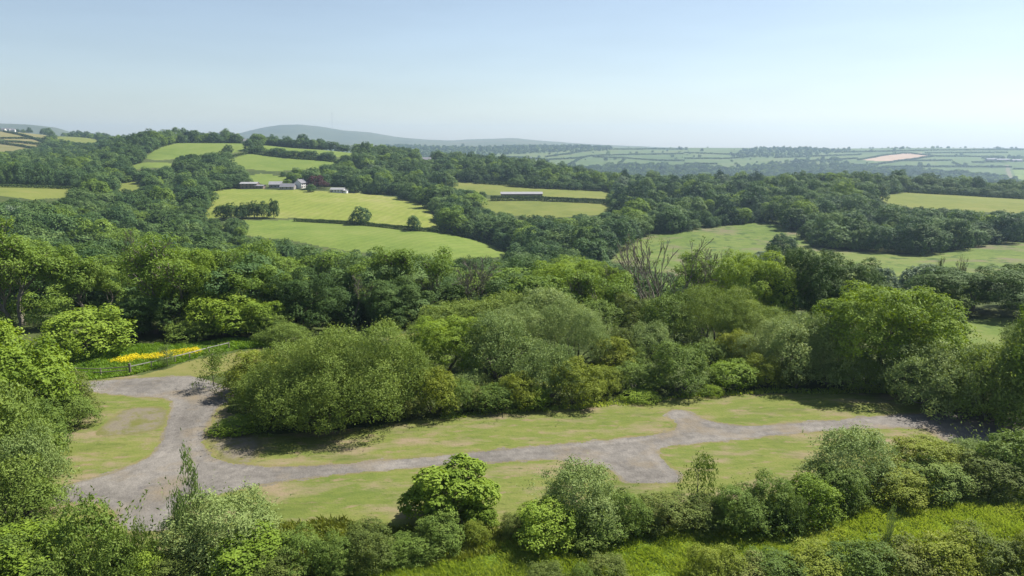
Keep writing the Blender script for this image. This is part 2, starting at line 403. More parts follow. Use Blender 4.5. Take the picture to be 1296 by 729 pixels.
# ------------------------------------------------------------------ zones of the ground (photo outlines laid on the terrain)
# name, material, label, outline in photo pixels, distance range
ZONES = [
 ('lawn', 'lawn', 'mown yellow green grass around the grey gravel lane', [(70,548),(88,500),(100,482),(240,470),(300,520),(262,548),(300,552),(420,545),(500,536),(640,520),(760,513),(860,503),(960,497),(1110,494),(1180,508),(1260,515),(1300,530),(1330,560),(1150,590),(1100,622),(1000,628),(860,655),(700,668),(600,672),(520,672),(440,665),(350,690),(200,700),(60,680),(40,640)], 35, 110, 2),
 ('meadow', 'meadow', 'uncut green meadow behind the post and rail fence', [(-60,484),(98,480),(168,473),(205,465),(255,449),(345,437),(345,428),(250,434),(160,440),(60,446),(-60,450)], 80, 125, 1),
 ('path', 'path', 'pale mown grass path running up behind the rail fence', [(168,478),(215,466),(255,452),(345,440),(420,432),(420,442),(330,456),(262,476),(230,479)], 80, 125, 2),
 ('gravel_track', 'gravel', 'grey gravel lane with parking bays crossing the mown grass', [(98,484),(166,479),(212,476.5),(250,475),(285,488),(300,500),(290,510),(277,513),(269,526),(262,539),(258,556),(262,573),(292,586),(326,589),(375,590),(475,583),(560,576),(648,567),(720,560),(798,552),(848,546),(856,538),(838,521),(863,517),(883,527),(928,539),(990,536),(1048,531),(1148,523),(1238,519),(1300,530),(1290,552),(1253,560),(1203,562),(1182,549),(1168,541),(1073,543),(1008,549),(898,560),(838,566),(832,572),(848,587),(866,606),(858,613),(788,613),(783,599),(748,588),(698,581),(648,584),(600,587),(500,595),(400,604),(335,613),(280,625),(222,640),(215,674),(150,676),(142,640),(80,638),(58,632),(65,618),(133,601),(159,591),(186,579),(201,566),(206,546),(213,526),(218,511),(213,505),(176,502),(133,499.5),(103,494.5)], 35, 115, 2),
 ('worn_patch', 'worn', 'worn gravelly bay with yellow grass left of the lane', [(160,516),(205,514),(212,522),(206,540),(180,548),(118,554),(132,536)], 35, 115, 2),
 ('worn_patch', 'worn', 'bare pinkish bay where the lane bends by the big willow', [(268,530),(300,520),(310,550),(332,556),(326,578),(318,588),(290,584),(266,570),(262,550)], 35, 115, 2),
 ('pasture', 'path', 'strip of pale cut grass glimpsed behind the big willow', [(490,421),(545,419),(545,432),(490,432)], 90, 150, 0),
 ('long_grass_bank', 'long', 'bank of bright green long grass below the hedge in front', [(480,735),(560,705),(640,690),(700,684),(850,662),(1000,650),(1120,632),(1296,612),(1340,640),(1340,780),(400,780)], 30, 62, 1),
 ('pasture', 'tussock', 'small rough pasture behind the trees right of the lane', [(1190,408),(1265,402),(1310,404),(1310,440),(1200,440)], 105, 150, 0),
 ('field', 'hay', 'wide pale green hay field below the farm buildings', [(262,243),(300,238.5),(360,240),(430,243),(500,249),(535,258),(552,275),(556,290),(520,288),(440,280.5),(372,276),(330,275),(255,277),(262,262)], 480, 800, 0),
 ('field', 'pasture', 'long green field under the hedge with the lone tree', [(290,281),(372,278.5),(440,283),(520,291),(565,295),(605,303),(640,312),(650,324),(560,330),(440,318),(330,300),(270,292)], 400, 600, 0),
 ('field', 'pasture', 'domed green field on the left hill below the skyline', [(180,200),(200,189),(240,181),(290,178.5),(316,181),(318,188),(300,193),(270,196),(200,203)], 850, 1250, 0),
 ('field', 'pasture', 'green field under the hedge on the left hill', [(290,202),(318,194),(350,196),(400,202),(430,206),(400,213),(350,217),(300,212)], 800, 1050, 0),
 ('field', 'pasture', 'narrow green field along the crest of the left hill', [(322,186),(340,181),(400,186),(450,191),(445,200),(390,198),(340,191)], 950, 1250, 0),
 ('field', 'pasture', 'small green paddock above the farm buildings', [(310,223),(330,219),(365,224),(360,234),(320,232)], 740, 900, 0),
 ('field', 'pasture', 'small green field half hidden by the trees of the left hill', [(162,210),(180,206),(225,207),(215,213),(165,215)], 780, 950, 0),
 ('field', 'olive', 'olive green field in front of a line of tall hedge trees at the left edge', [(-80,232),(0,233),(50,235),(95,238),(85,250),(40,253),(-80,250)], 520, 700, 0),
 ('field', 'olive', 'tiny yellow green field between trees of the left hill', [(140,232),(180,228),(185,242),(150,243)], 600, 750, 0),
 ('field', 'olive', 'olive green upper field behind the long white barn', [(560,228),(600,231),(700,237),(775,240),(772,252),(700,250),(620,247),(590,243),(548,233)], 640, 900, 0),
 ('field', 'olive', 'yellow green field in front of the long white barn', [(606,252),(640,251),(700,255),(772,258),(768,272),(700,276),(620,268),(606,260)], 580, 760, 0),
 ('field', 'olive', 'olive field on top of the wooded rise to the right', [(1108,250),(1150,243),(1220,246),(1296,251),(1360,254),(1360,272),(1240,268),(1130,262)], 560, 860, 0),
 ('field', 'tussock', 'bright green sloping meadow below the conifers', [(762,330),(800,303),(850,296),(900,288),(950,282),(992,284),(1012,296),(1026,312),(1010,335),(960,352),(860,352)], 280, 560, 0),
 ('field', 'tussock', 'rough green meadow along the foot of the right hand wood', [(985,330),(1012,312),(1040,313),(1080,318),(1140,322),(1200,320),(1250,309),(1296,306),(1380,306),(1380,350),(1250,360),(1130,372),(1030,352)], 260, 480, 0),
 ('field', 'tan', 'dry tan field at the top of the far left hillside', [(-60,166),(10,167),(40,168),(62,172),(50,180),(0,176),(-60,176)], 1350, 2300, 0),
 ('field', 'tan', 'pale dry field below the hedge of the far left hillside', [(-60,178),(0,178),(56,182),(45,190),(0,196),(-60,196)], 1200, 1900, 0),
 ('field', 'olive', 'dull green field between woods on the far left skyline', [(62,173),(95,172),(124,176),(120,184),(100,184),(70,178)], 1300, 2300, 0),
 ('field', 'soil', 'bare pinkish brown field on the far plateau', [(1088,202),(1118,197),(1148,193.5),(1165,193.2),(1181,197.5),(1140,204),(1110,204)], 3000, 4600, 0),
 ('field', 'pasture', 'far green field beside the straight lane at the right edge', [(1282,215),(1330,215),(1330,232),(1288,231)], 2000, 3400, 0),
 ('lane', 'worn', 'far straight pale lane climbing to the farm at the right edge', [(1272,209),(1277,209),(1283,228),(1276,229)], 2000, 3600, 0),
]
WZ = []
for nm, mt, lb, poly, a, b, ch in ZONES:
    P = chaikin(poly, ch) if ch else np.asarray(poly, float)
    if a < 100:                                                        # the level field: exact rays onto z = 0
        W = [(lambda Y, u: ((u - 648) / FPX * (Y * CP + H * SP), Y))(H / math.tan(float(row_angle(r))), u) for u, r in P]
    else:
        W = [unproject(u, r, a, b)[:2] for u, r in P]
    WZ.append(np.array(W))

def build_ground():
    ys = np.concatenate([np.linspace(2, 40, 14)[:-1], np.arange(40, 132, .2), np.exp(np.arange(np.log(132), np.log(1300), .0072)), np.exp(np.arange(np.log(1300), np.log(9300), .0105))])
    ss = np.concatenate([np.linspace(-2.6, -.82, 26)[:-1], np.linspace(-.82, .82, 880), np.linspace(.82, 2.6, 26)[1:]])
    S, Y = np.meshgrid(ss, ys); X = S * Y
    Z = terrain(X, Y)
    ny, nx = X.shape
    cx = (X[:-1, :-1] + X[1:, 1:]) / 2; cyy = (Y[:-1, :-1] + Y[1:, 1:]) / 2
    zone = np.zeros(cx.shape, int)
    near = cyy < 135
    jit = np.where(near, .8, np.minimum(cyy * .006, 6))
    wl = np.where(near, 1.3, cyy * .03)
    jx = cx + jit * 1.6 * fbm(cx / wl, cyy / wl, 31, 3); jy = cyy + jit * 1.6 * fbm(cx / wl, cyy / wl, 77, 3)
    for k, P in enumerate(WZ):
        lo, hi = P.min(0) - 3, P.max(0) + 3
        m = (cx > lo[0]) & (cx < hi[0]) & (cyy > lo[1]) & (cyy < hi[1])
        zone[m] = np.where(inside(P, jx[m], jy[m]), k + 1, zone[m])
    far = (zone == 0) & (cyy > 2250); zone[far] = 100
    moor = (zone == 100) & (cyy > 5000); zone[moor] = 101
    sdv = np.full(X.shape, 9.0)
    nv = (Y > 38) & (Y < 118) & (np.abs(S) < .84)
    for k in (3, 4, 5):
        dd = np.abs(sdist(WZ[k], X[nv], Y[nv])); sdv[nv] = np.minimum(sdv[nv], dd)
    V = np.stack([X, Y, Z], -1).reshape(-1, 3); sdv = sdv.ravel()
    idx = np.arange(ny * nx).reshape(ny, nx)
    Q = np.stack([idx[:-1, :-1], idx[:-1, 1:], idx[1:, 1:], idx[1:, :-1]], -1)
    names = [(0, 'ground', 'rough', 'rough scrubby ground under the hedges and woods'), (100, 'plateau', 'farm', 'far hazy plateau of green farmland'), (101, 'hills', 'moor', 'blue hazy moorland hills on the horizon')]
    names += [(k + 1, z[0], z[1], z[2]) for k, z in enumerate(ZONES)]
    for zid, nm, mt, lb in names:
        F = Q[zone == zid]
        if len(F) == 0: continue
        used, inv = np.unique(F.ravel(), return_inverse=True)
        o = link(nm, mesh_np(nm, V[used], inv.reshape(-1, 4), M[mt], attrs={'sd': sdv[used]}, smooth=True))
        tag(o, lb, nm.replace('_', ' ').split()[0], kind='structure')
build_ground()

# open ground as it shows in the photo: no tree top may rise into it
OPEN = [np.array(z[3], float) for z in ZONES if z[4] >= 100]
OPEN += [np.array(p, float) for p in ([(304,230),(330,231),(385,228),(442,236),(442,246),(372,243),(304,240)], [(628,243),(692,243),(692,249),(628,249)], [(303,173),(319,173),(319,179),(303,179)], [(1245,198),(1300,198),(1300,206),(1245,206)], [(532,200),(546,200),(546,205),(532,205)])]

# ------------------------------------------------------------------ haze: one closed box of even air
def haze():
    x, y0, y1, z0, z1 = 24400, -60, 9400, -135, 262
    V = [(-x,y0,z0),(x,y0,z0),(x,y1,z0),(-x,y1,z0),(-x,y0,z1),(x,y0,z1),(x,y1,z1),(-x,y1,z1)]
    F = [(0,3,2,1),(4,5,6,7),(0,1,5,4),(1,2,6,5),(2,3,7,6),(3,0,4,7)]
    m, nt, N, L = new_mat('air')
    o = N.new('ShaderNodeOutputMaterial'); v = N.new('ShaderNodeVolumePrincipled')
    v.inputs['Color'].default_value = (.57, .77, 1.0, 1)
    v.inputs['Density'].default_value = HAZE_DENSITY
    v.inputs['Anisotropy'].default_value = .35
    L.new(v.outputs[0], o.inputs['Volume'])
    ob = link('haze', mesh_np('haze', V, F, m))
    tag(ob, 'pale blue summer haze filling the valley air', 'haze', kind='stuff')
haze()

#@@FOLIAGE
# ------------------------------------------------------------------ plant prototypes, unit size: base at z = 0, about 1 tall and 1 wide
def leaf_quads(P, D, Nn, Ln, Wd, curl=.12):
    S = norm(np.cross(D, Nn)); n = len(P)
    V = np.empty((n, 4, 3), np.float32)
    V[:, 0] = P - D * (Ln[:, None] / 2)
    V[:, 1] = P + S * (Wd[:, None] / 2) + Nn * (curl * Ln[:, None])
    V[:, 2] = P + D * (Ln[:, None] / 2)
    V[:, 3] = P - S * (Wd[:, None] / 2) + Nn * (curl * Ln[:, None])
    return V.reshape(-1, 3), np.arange(4 * n).reshape(n, 4)

def rdir(rng, n):
    return norm(rng.normal(size=(n, 3)))

def crown(rng, lobes, n, leaf, aspect=.55, upright=.2, sub=.055, inner=.06, low=-.35, squash=1.0, flat=.3, wave=.0, jut=.10, loose=.35, fill=1.5):
    """leaves on small leaf clumps that cover the surfaces of overlapping lobes (x, y, z, r)"""
    lob = np.array(lobes, float); sq = np.array([1, 1, squash])
    ns = int(np.sum(12.56 * lob[:, 3] ** 2) / (sub * sub) / fill) + 4
    w = lob[:, 3] ** 2; k = rng.choice(len(lob), ns, p=w / w.sum())
    d = rdir(rng, ns); fl = d[:, 2] < low; d[fl, 2] *= -1
    rr = lob[k, 3] * (1 + rng.normal(size=ns) * jut + wave * rng.exponential(1, ns))
    ins = rng.random(ns) < inner; rr[ins] *= rng.uniform(.3, .85, ins.sum())
    C = lob[k, :3] + d * rr[:, None] * sq
    keep = C[:, 2] > .0
    for j in range(len(lob)):
        q = np.linalg.norm((C - lob[j, :3]) / sq, axis=1)
        keep &= ~((q < lob[j, 3] * .86) & (k != j) & ~ins)
    C, d, k = C[keep], d[keep], k[keep]; m = len(C)
    ltint = rng.random(len(lob)); stint = rng.random(m); srad = sub * rng.uniform(.6, 1.35, m)
    c = rng.choice(m, n, p=srad ** 2 / np.sum(srad ** 2))
    O = d[c]; e = norm(rdir(rng, n) + O * .75 + np.array([0, 0, .25]))
    P = C[c] + e * (srad[c] * rng.uniform(.55, 1.12, n))[:, None] + np.array([0, 0, upright]) * (srad[c] * rng.exponential(.6, n))[:, None]
    P[:, 2] = np.maximum(P[:, 2], .004)
    Nn = norm(e * .75 + O * .55 + np.array([0, 0, flat]) + rng.normal(size=P.shape) * loose)
    D = norm(np.cross(Nn, rdir(rng, n)) + np.array([0, 0, upright]))
    Ln = leaf * rng.uniform(.65, 1.35, n)
    V, F = leaf_quads(P, D, Nn, Ln, Ln * aspect)
    tint = np.clip(.36 * ltint[k][c] + .36 * stint[c] + .28 * rng.random(n), 0, 1)
    return V, F, tint

def tubes(segs, sides=5):
    S = np.array(segs, float)                         # x0 y0 z0 x1 y1 z1 r0 r1
    a, b = S[:, :3], S[:, 3:6]; d = norm(b - a)
    ref = np.where(np.abs(d[:, 2:3]) > .9, np.array([[1., 0, 0]]), np.array([[0, 0, 1.]]))
    u = norm(np.cross(d, ref)); v = np.cross(d, u)
    th = np.arange(sides) * 2 * math.pi / sides
    ring = u[:, None] * np.cos(th)[None, :, None] + v[:, None] * np.sin(th)[None, :, None]
    V = np.stack([a[:, None] + ring * S[:, 6, None, None], b[:, None] + ring * S[:, 7, None, None]], 1)
    n = len(S); base = (np.arange(n) * 2 * sides)[:, None]; i = np.arange(sides)[None]
    j = (i + 1) % sides
    F = np.stack([base + i, base + j, base + sides + j, base + sides + i], -1).reshape(-1, 4)
    return V.reshape(-1, 3), F

def skeleton(rng, levels=4, L=.34, r=.018, kids=(2, 3), ang=(.35, .8), shrink=.72, up=.25, multi=1, lean=.1):
    segs, tips = [], []
    def grow(p, d, l, rad, lev):
        steps = 3
        for s in range(steps):
            d = norm(d + rng.normal(size=3) * .13 + np.array([0, 0, up * .18]))
            q = p + d * l / steps; r1 = rad * (1 - .13)
            segs.append((*p, *q, rad, r1)); p, rad = q, r1
            if lev > 0 and s == 1 and rng.random() < .55:
                side(p, d, l * shrink * .8, rad * .55, lev - 1)
        if lev == 0: tips.append((p, d)); return
        for _ in range(rng.integers(kids[0], kids[1] + 1)):
            side(p, d, l * shrink * rng.uniform(.8, 1.15), rad * .68, lev - 1)
    def side(p, d, l, rad, lev):
        ax = norm(np.cross(d, rdir(rng, 1)[0])); a = rng.uniform(*ang)
        grow(p, norm(d * math.cos(a) + ax * math.sin(a)), l, max(rad, .0012), lev)
    for k in range(multi):
        th = rng.uniform(0, 6.28); off = .03 * (multi > 1)
        grow(np.array([math.cos(th) * off, math.sin(th) * off, -.02]), norm(np.array([math.cos(th) * lean * (1 + 2 * (multi > 1)), math.sin(th) * lean * (1 + 2 * (multi > 1)), 1])), L * rng.uniform(.85, 1.1), r, levels)
    T = np.array([t[0] for t in tips]); top = T[:, 2].max(); wid = np.abs(T[:, :2]).max() * 2
    return np.array(segs), T, top, wid

def dome_lobes(rng, n, r0=(.14, .24), zmin=.2, rad=.36, top=.8):
    """an uneven dome: lobes on a bumpy envelope, some standing out"""
    out = []; ph = rng.uniform(0, 6.28, 3); am = rng.uniform(.06, .16, 3)
    for i in range(n):
        t = (i + .5) / n; z = zmin + (top - zmin) * t ** .85
        th = i * 2.399 + rng.uniform(-.6, .6)
        bump = 1 + sum(a * math.sin((q + 1) * th + p) for q, (a, p) in enumerate(zip(am, ph)))
        env = rad * bump * math.sqrt(max(.04, 1 - ((z - zmin * .6) / (1.0 - zmin * .6)) ** 2.0)) * rng.uniform(.6, 1.08)
        out.append((math.cos(th) * env, math.sin(th) * env, z * rng.uniform(.88, 1.08), rng.uniform(*r0) * (1.12 - .42 * t)))
    out.append((0, 0, .55, .26)); out.append((0, 0, .3, .3))
    return out

PROTO = {}     # species -> list of (foliage mesh, stem mesh)
def proto(sp, V, F, tint, mat, stem=None, stem_mat='bark', fname='foliage'):
    V = np.array(V, np.float64)
    kz = 1 / np.percentile(V[:, 2], 99.6); cx, cyy = np.percentile(V[:, 0], (2, 98)), np.percentile(V[:, 1], (2, 98))
    kw = 1 / (.5 * (cx[1] - cx[0] + cyy[1] - cyy[0])) if sp not in ('sapling', 'shoots') else 1.0
    if sp == 'fan' or sp == 'bare': kz, kw = 1.0, 1.0
    off = np.array([cx.mean(), cyy.mean(), 0]) * (0 if sp in ('fan', 'bare') else 1)
    V = (V - off) * (kw, kw, kz)
    if stem is not None: stem = ((np.array(stem[0], np.float64) - off) * (kw, kw, kz), stem[1])
    f = mesh_np(sp + '_leaves', V, F, mat, tint)
    s = None
    if stem is not None: s = mesh_np(sp + '_wood', *stem, M[stem_mat], smooth=True)
    PROTO.setdefault(sp, []).append((f, s))

def stems_for(rng, n=5, h=.55):
    segs = [(0, 0, -.08, 0, 0, .02, .07, .05)]
    for i in range(n):
        th = rng.uniform(0, 6.28); p = np.array([math.cos(th) * .04, math.sin(th) * .04, -.03]); d = norm(np.array([math.cos(th) * .45, math.sin(th) * .45, 1])); r = .016
        for s in range(4):
            d = norm(d + rng.normal(size=3) * .15); q = p + d * h / 4; segs.append((*p, *q, r, r * .8)); p = q; r *= .8
    return tubes(segs)

def join(parts):
    Vs, Fs, Ts, o = [], [], [], 0
    for V, F, T in parts:
        Vs.append(V); Fs.append(F + o); Ts.append(T); o += len(V)
    return np.vstack(Vs), np.vstack(Fs), np.concatenate(Ts)

def shoots(rng, n, h, leaf, per=16, spread=.3, aspect=.4, lean=.35):
    """upright leafy shoots rising out of a bush"""
    P, D = [], []
    for i in range(n):
        th = rng.uniform(0, 6.28); a = spread * math.sqrt(rng.random())
        b = np.array([math.cos(th) * a, math.sin(th) * a, h[0] * rng.uniform(.7, 1)])
        d = norm(np.array([math.cos(th) * lean * a / spread, math.sin(th) * lean * a / spread, 1]) + rng.normal(size=3) * .12)
        ln = (h[1] - h[0]) * rng.uniform(.4, 1.0)
        t = rng.random(per) ** .8
        P.append(b + d * (t * ln)[:, None] + rng.normal(size=(per, 3)) * leaf * (.9 - .5 * t)[:, None])
        D.append(norm(np.repeat(d[None], per, 0) * .7 + rng.normal(size=(per, 3)) * .6))
    P, D = np.vstack(P), np.vstack(D); n = len(P)
    Ln = leaf * rng.uniform(.7, 1.4, n)
    V, F = leaf_quads(P, D, rdir(rng, n), Ln, Ln * aspect)
    return V, F, np.clip(.35 + .55 * rng.random(n), 0, 1)

def build_protos():
    G = lambda s: np.random.default_rng(s)
    for v in range(4):   # rounded sallow: many upright sprays, foliage to the ground
        for sp, mt in (('willow', 'willow'), ('sallow', 'olive_willow')):
            r = G(100 + v + (20 if sp == 'sallow' else 0))
            a = crown(r, dome_lobes(r, 20, (.10, .21), .12, .38, .88), 14000, .031, .44, .7, .058, .05, -.5, 1.05, .3, .03, .15, .24)
            b = shoots(r, 75, (.5, 1.0), .028, 15, .40, .38, .5)
            proto(sp, *join([a, b]), L_[mt], stems_for(r))
            if v < 3:            # the same for very large clumps, with more and smaller leaves
                a = crown(r, dome_lobes(r, 30, (.09, .19), .12, .39, .88), 40000, .0165, .44, .7, .036, .05, -.5, 1.05, .3, .03, .12, .24)
                b = shoots(r, 190, (.5, 1.0), .015, 20, .42, .38, .5)
                proto(sp + '_big', *join([a, b]), L_[mt], stems_for(r, 8))
    for v in range(4):   # hawthorn, bramble, golden: small dense leaves, irregular; elder with big leaves
        for i, (sp, mt) in enumerate((('hawthorn', 'haw'), ('bramble', 'brown'), ('golden', 'gold'), ('elder', 'bright'))):
            r = G(200 + v + 30 * i)
            big = sp == 'elder'
            lb = dome_lobes(r, 14 + 2 * v, (.10, .22), .14, .37, .84)
            a = crown(r, lb, 9500 if big else 12000, .036 if big else .031, .62 if big else .54, .2, .066 if big else .054, .05, -.5, .95, .4, .03, .17, .24)
            parts = [a]
            if not big: parts.append(shoots(r, 60, (.35, 1.0), .027, 13, .44, .5, 1.0))
            proto(sp, *join(parts), L_[mt], stems_for(r))
    for v in range(2):   # low mound
        r = G(300 + v)
        lb = [(math.cos(t) * q, math.sin(t) * q, .30, .3) for t, q in zip(np.linspace(0, 5.5, 7), (.15, .25, .2, .25, .2, .22, .1))]
        proto('mound', *crown(r, lb, 5200, .05, .5, .5, .07, .05, -.9, 1.3, .4), L_['bright'], stems_for(r, 4, .3))
    for v in range(3):   # ash and sycamore in full leaf: lumpy clusters, short trunk
        for sp, mt in (('ash', 'bright'), ('oak', 'dark'), ('maple', 'bright')):
            r = G(400 + v + {'ash': 0, 'oak': 20, 'maple': 40}[sp])
            n = 40 if sp == 'ash' else 28
            lb = []
            for i in range(n):
                t = (i + .5) / n; z = .22 + .66 * t
                e = .41 * math.sqrt(max(.03, 1 - ((z - .50) / .50) ** 2)) * (1 if i % 4 else .45)
                th = i * 2.399 + r.uniform(-.5, .5); lb.append((math.cos(th) * e * r.uniform(.75, 1.1), math.sin(th) * e * r.uniform(.75, 1.1), z, r.uniform(.07, .16)))
            lb += [(0, 0, .55, .24), (0, 0, .35, .2)]
            a = crown(r, lb, 15000, .032 if sp != 'maple' else .045, .6, -.1, .048, .08, -.6, .85, .45, .03, .10, .3)
            sk, T, top, wd = skeleton(r, 3, .27, .026, (2, 3), (.4, .8), .7, .15)
            sk[:, :6] *= .78 / top; k = .72 / max(wd * .78 / top, .72); sk[:, [0, 1, 3, 4]] *= k
            proto(sp, *a, L_[mt], tubes(sk))
            if sp != 'maple':
                a = crown(r, [(x * 1.0, y, z, q * r.uniform(.7, 1.1)) for x, y, z, q in lb] , 40000, .0185, .6, -.1, .033, .08, -.6, .85, .45, .03, .10, .3)
                proto(sp + '_big', *a, L_[mt], tubes(sk))
    for v in range(5):   # tall thin ash: leaf tufts at the ends of visible limbs
        r = G(500 + v)
        sk, T, top, wd = skeleton(r, 4, .36, .020, (2, 3), (.2, .5), .70, .5, 1 + v % 3, .05)
        sc = np.array([.95 / max(wd, .5), .95 / max(wd, .5), .95 / top]); sk[:, :3] *= sc; sk[:, 3:6] *= sc; T = T * sc
        sk[:, 6:] = np.maximum(sk[:, 6:], .0030)
        ends = sk[(sk[:, 6] < .009) & (sk[:, 5] > .42)][:, 3:6]; ends = ends[r.random(len(ends)) < .22]
        T = np.vstack([T[(r.random(len(T)) < .6) & (T[:, 2] > .4)], ends])
        lb = [(*t, r.uniform(.022, .052)) for t in T]
        lb += [(r.normal() * .18, r.normal() * .18, r.uniform(.03, .22), r.uniform(.05, .09)) for _ in range(12)]
        proto('tall_ash', *crown(r, lb, 9500, .021, .55, .05, .026, .2, -.8, .8, .45, 0, .2), L_['ash'], tubes(sk, 5), 'grey_bark')
    for v in range(4):   # spindly ash: long bare stems, little crown
        r = G(560 + v)
        sk, T, top, wd = skeleton(r, 3, .52, .016, (2, 3), (.18, .45), .62, .5, 1 + v % 2, .05)
        sc = np.array([.9 / max(wd, .45), .9 / max(wd, .45), .95 / top]); sk[:, :3] *= sc; sk[:, 3:6] *= sc; T = T * sc
        sk[:, 6:] = np.maximum(sk[:, 6:] * .9, .0034)
        ends = sk[(sk[:, 6] < .01) & (sk[:, 5] > .5)][:, 3:6]; ends = ends[r.random(len(ends)) < .35]
        T = np.vstack([T[r.random(len(T)) < .8], ends])
        proto('thin_ash', *crown(r, [(*t, r.uniform(.03, .07)) for t in T], 5200, .024, .55, .05, .03, .2, -.8, .8, .45, 0, .2), L_['ash'], tubes(sk, 5), 'bark')
    for v in range(5):   # dying ash: bare branching limbs, a few leaves
        r = G(600 + v)
        sk, T, top, wd = skeleton(r, 5, .28, .020, (2, 3), (.22, .6), .75, .3, 2 if v % 2 else 1, .12)
        sc = np.array([.98 / max(wd, .4), .98 / max(wd, .4), .99 / top]); sk[:, :3] *= sc; sk[:, 3:6] *= sc; T = T * sc
        sk[:, 6:] = np.maximum(sk[:, 6:] * .8, .0026)
        T2 = T[r.random(len(T)) < .3]
        lb = [(*t, .022) for t in T2]
        proto('bare', *crown(r, lb, 1100, .018, .5, 0, .02, .3, -.9, 1, .4), L_['haw'], tubes(sk, 4), 'bark')
    r = G(650)
    sk, T, top, wd = skeleton(r, 4, .26, .009, (2, 2), (.2, .5), .74, .35, 11, .34)
    sc = np.array([.98 / wd, .98 / wd, .99 / top]); sk[:, :3] *= sc; sk[:, 3:6] *= sc; T = T * sc
    sk[:, 6:] = np.maximum(sk[:, 6:], .0019)
    proto('fan', *crown(r, [(*t, .022) for t in T[r.random(len(T)) < .12]], 900, .016, .5, 0, .02, .3, -.9, 1, .4), L_['haw'], tubes(sk, 4), 'bark')
    for v in range(3):   # sapling: narrow upright, feathery
        r = G(700 + v)
        lb = [(r.normal() * .19 * (1.1 - .5 * t), r.normal() * .19 * (1.1 - .5 * t), .10 + .80 * t, r.uniform(.05, .12)) for t in np.linspace(0, 1, 15)]
        a = crown(r, lb, 1700, .045, .42, .9, .05, .2, -.6, 1.2, .2, .10, .2)
        b = shoots(r, 22, (.25, 1.0), .036, 15, .26, .4, .55)
        st = [(0, 0, -.02, .01, .0, .36, .014, .011), (.01, 0, .35, 0, .01, .92, .011, .004)]
        for q in range(7):
            t = r.uniform(0, 6.28); z0 = .2 + .09 * q; st.append((.005, .005, z0, .22 * math.cos(t), .22 * math.sin(t), z0 + .2, .006, .003))
        proto('sapling', *join([a, b]), L_['willow' if v < 2 else 'haw'], tubes(st))
    for v in range(3):   # dark upright shoots
        r = G(750 + v)
        proto('shoots', *join([shoots(r, 80, (.02, 1.0), .045, 46, .26, .42, 1.0), crown(r, dome_lobes(r, 9, (.12, .2), .1, .3, .6), 3500, .045, .45, .4, .055)]), L_['haw'], stems_for(r))
    for v in range(6):   # woodland trees in the valley, lighter meshes
        for sp, mt in (('wood', 'mid'), ('greywood', 'blue'), ('darkwood', 'dark'), ('lightwood', 'ash')):
            r = G(800 + v + {'wood': 0, 'greywood': 20, 'darkwood': 40, 'lightwood': 60}[sp])
            a = crown(r, dome_lobes(r, 13 + v, (.13, .23), .22, .36, .84), 3600, .058, .66, .0, .085, .03, -.6, .95, .4, .0, .08, .28, 1.3)
            sk, T, top, wd = skeleton(r, 2, .3, .03, (2, 3), (.4, .8), .7, .15)
            sk[:, :6] *= .7 / top; sk[:, [0, 1, 3, 4]] *= min(1, .6 / (wd * .7 / top))
            proto(sp, *a, L_[mt], tubes(sk))
            if v < 4:
                a = crown(r, dome_lobes(r, 17 + v, (.10, .22), .18, .37, .86), 9500, .034, .62, .0, .060, .05, -.6, .95, .45, .02, .12, .24)
                proto(sp + '_near', *a, L_[mt], tubes(sk))
    for v in range(2):
        r = G(900 + v)
        lb = [(r.normal() * .02, r.normal() * .02, z, .30 * (1.02 - z)) for z in np.linspace(.1, .94, 14)]
        proto('fir', *crown(r, lb, 2600, .06, .35, -.25, .06, .1, -.9, .55, .2), L_['fir'], tubes([(0, 0, -.02, 0, 0, .9, .025, .005)]))
    r = G(950)
    proto('beech', *crown(r, dome_lobes(r, 16, (.13, .22), .2, .36, .86), 3200, .055, .62, .05, .08), L_['copper'], tubes([(0, 0, -.02, 0, 0, .6, .035, .02)]))
build_protos()

def plant(name, cat, leafname, woodname, sp, x, y, z, w, h, label, group, var=None, rng=random.Random(3)):
    e = bpy.data.objects.new(name, None); COL.objects.link(e)
    e.empty_display_size = .2
    e.location = (x, y, z); e.rotation_euler = (0, 0, rng.uniform(0, 6.28)); e.scale = (w, w * rng.uniform(.9, 1.1), h)
    tag(e, label, cat, group)
    ps = PROTO[sp]; f, s = ps[(rng.randrange(len(ps))) if var is None else var % len(ps)]
    if s: link(woodname, s, e)
    if f: link(leafname, f, e)
    return e

SHRUB_SP = {'willow', 'sallow', 'hawthorn', 'bramble', 'golden', 'elder', 'mound', 'shoots'}
NAMES = {'willow': 'willow_shrub', 'sallow': 'willow_shrub', 'hawthorn': 'hawthorn_shrub', 'bramble': 'bramble_shrub', 'golden': 'hawthorn_shrub', 'elder': 'elder_shrub',
         'mound': 'low_shrub', 'shoots': 'leafy_shrub', 'ash': 'ash_tree', 'oak': 'broadleaf_tree', 'maple': 'broadleaf_tree', 'tall_ash': 'ash_tree', 'thin_ash': 'ash_tree', 'bare': 'bare_tree', 'fan': 'bare_tree', 'sapling': 'young_tree',
         'wood': 'woodland_tree', 'greywood': 'woodland_tree', 'darkwood': 'woodland_tree', 'lightwood': 'woodland_tree', 'fir': 'conifer_tree', 'beech': 'beech_tree'}
COVER = np.full(1700, 1e9)      # highest row already hidden by nearer plants, per photo column (offset 200)
NTREES = [0]
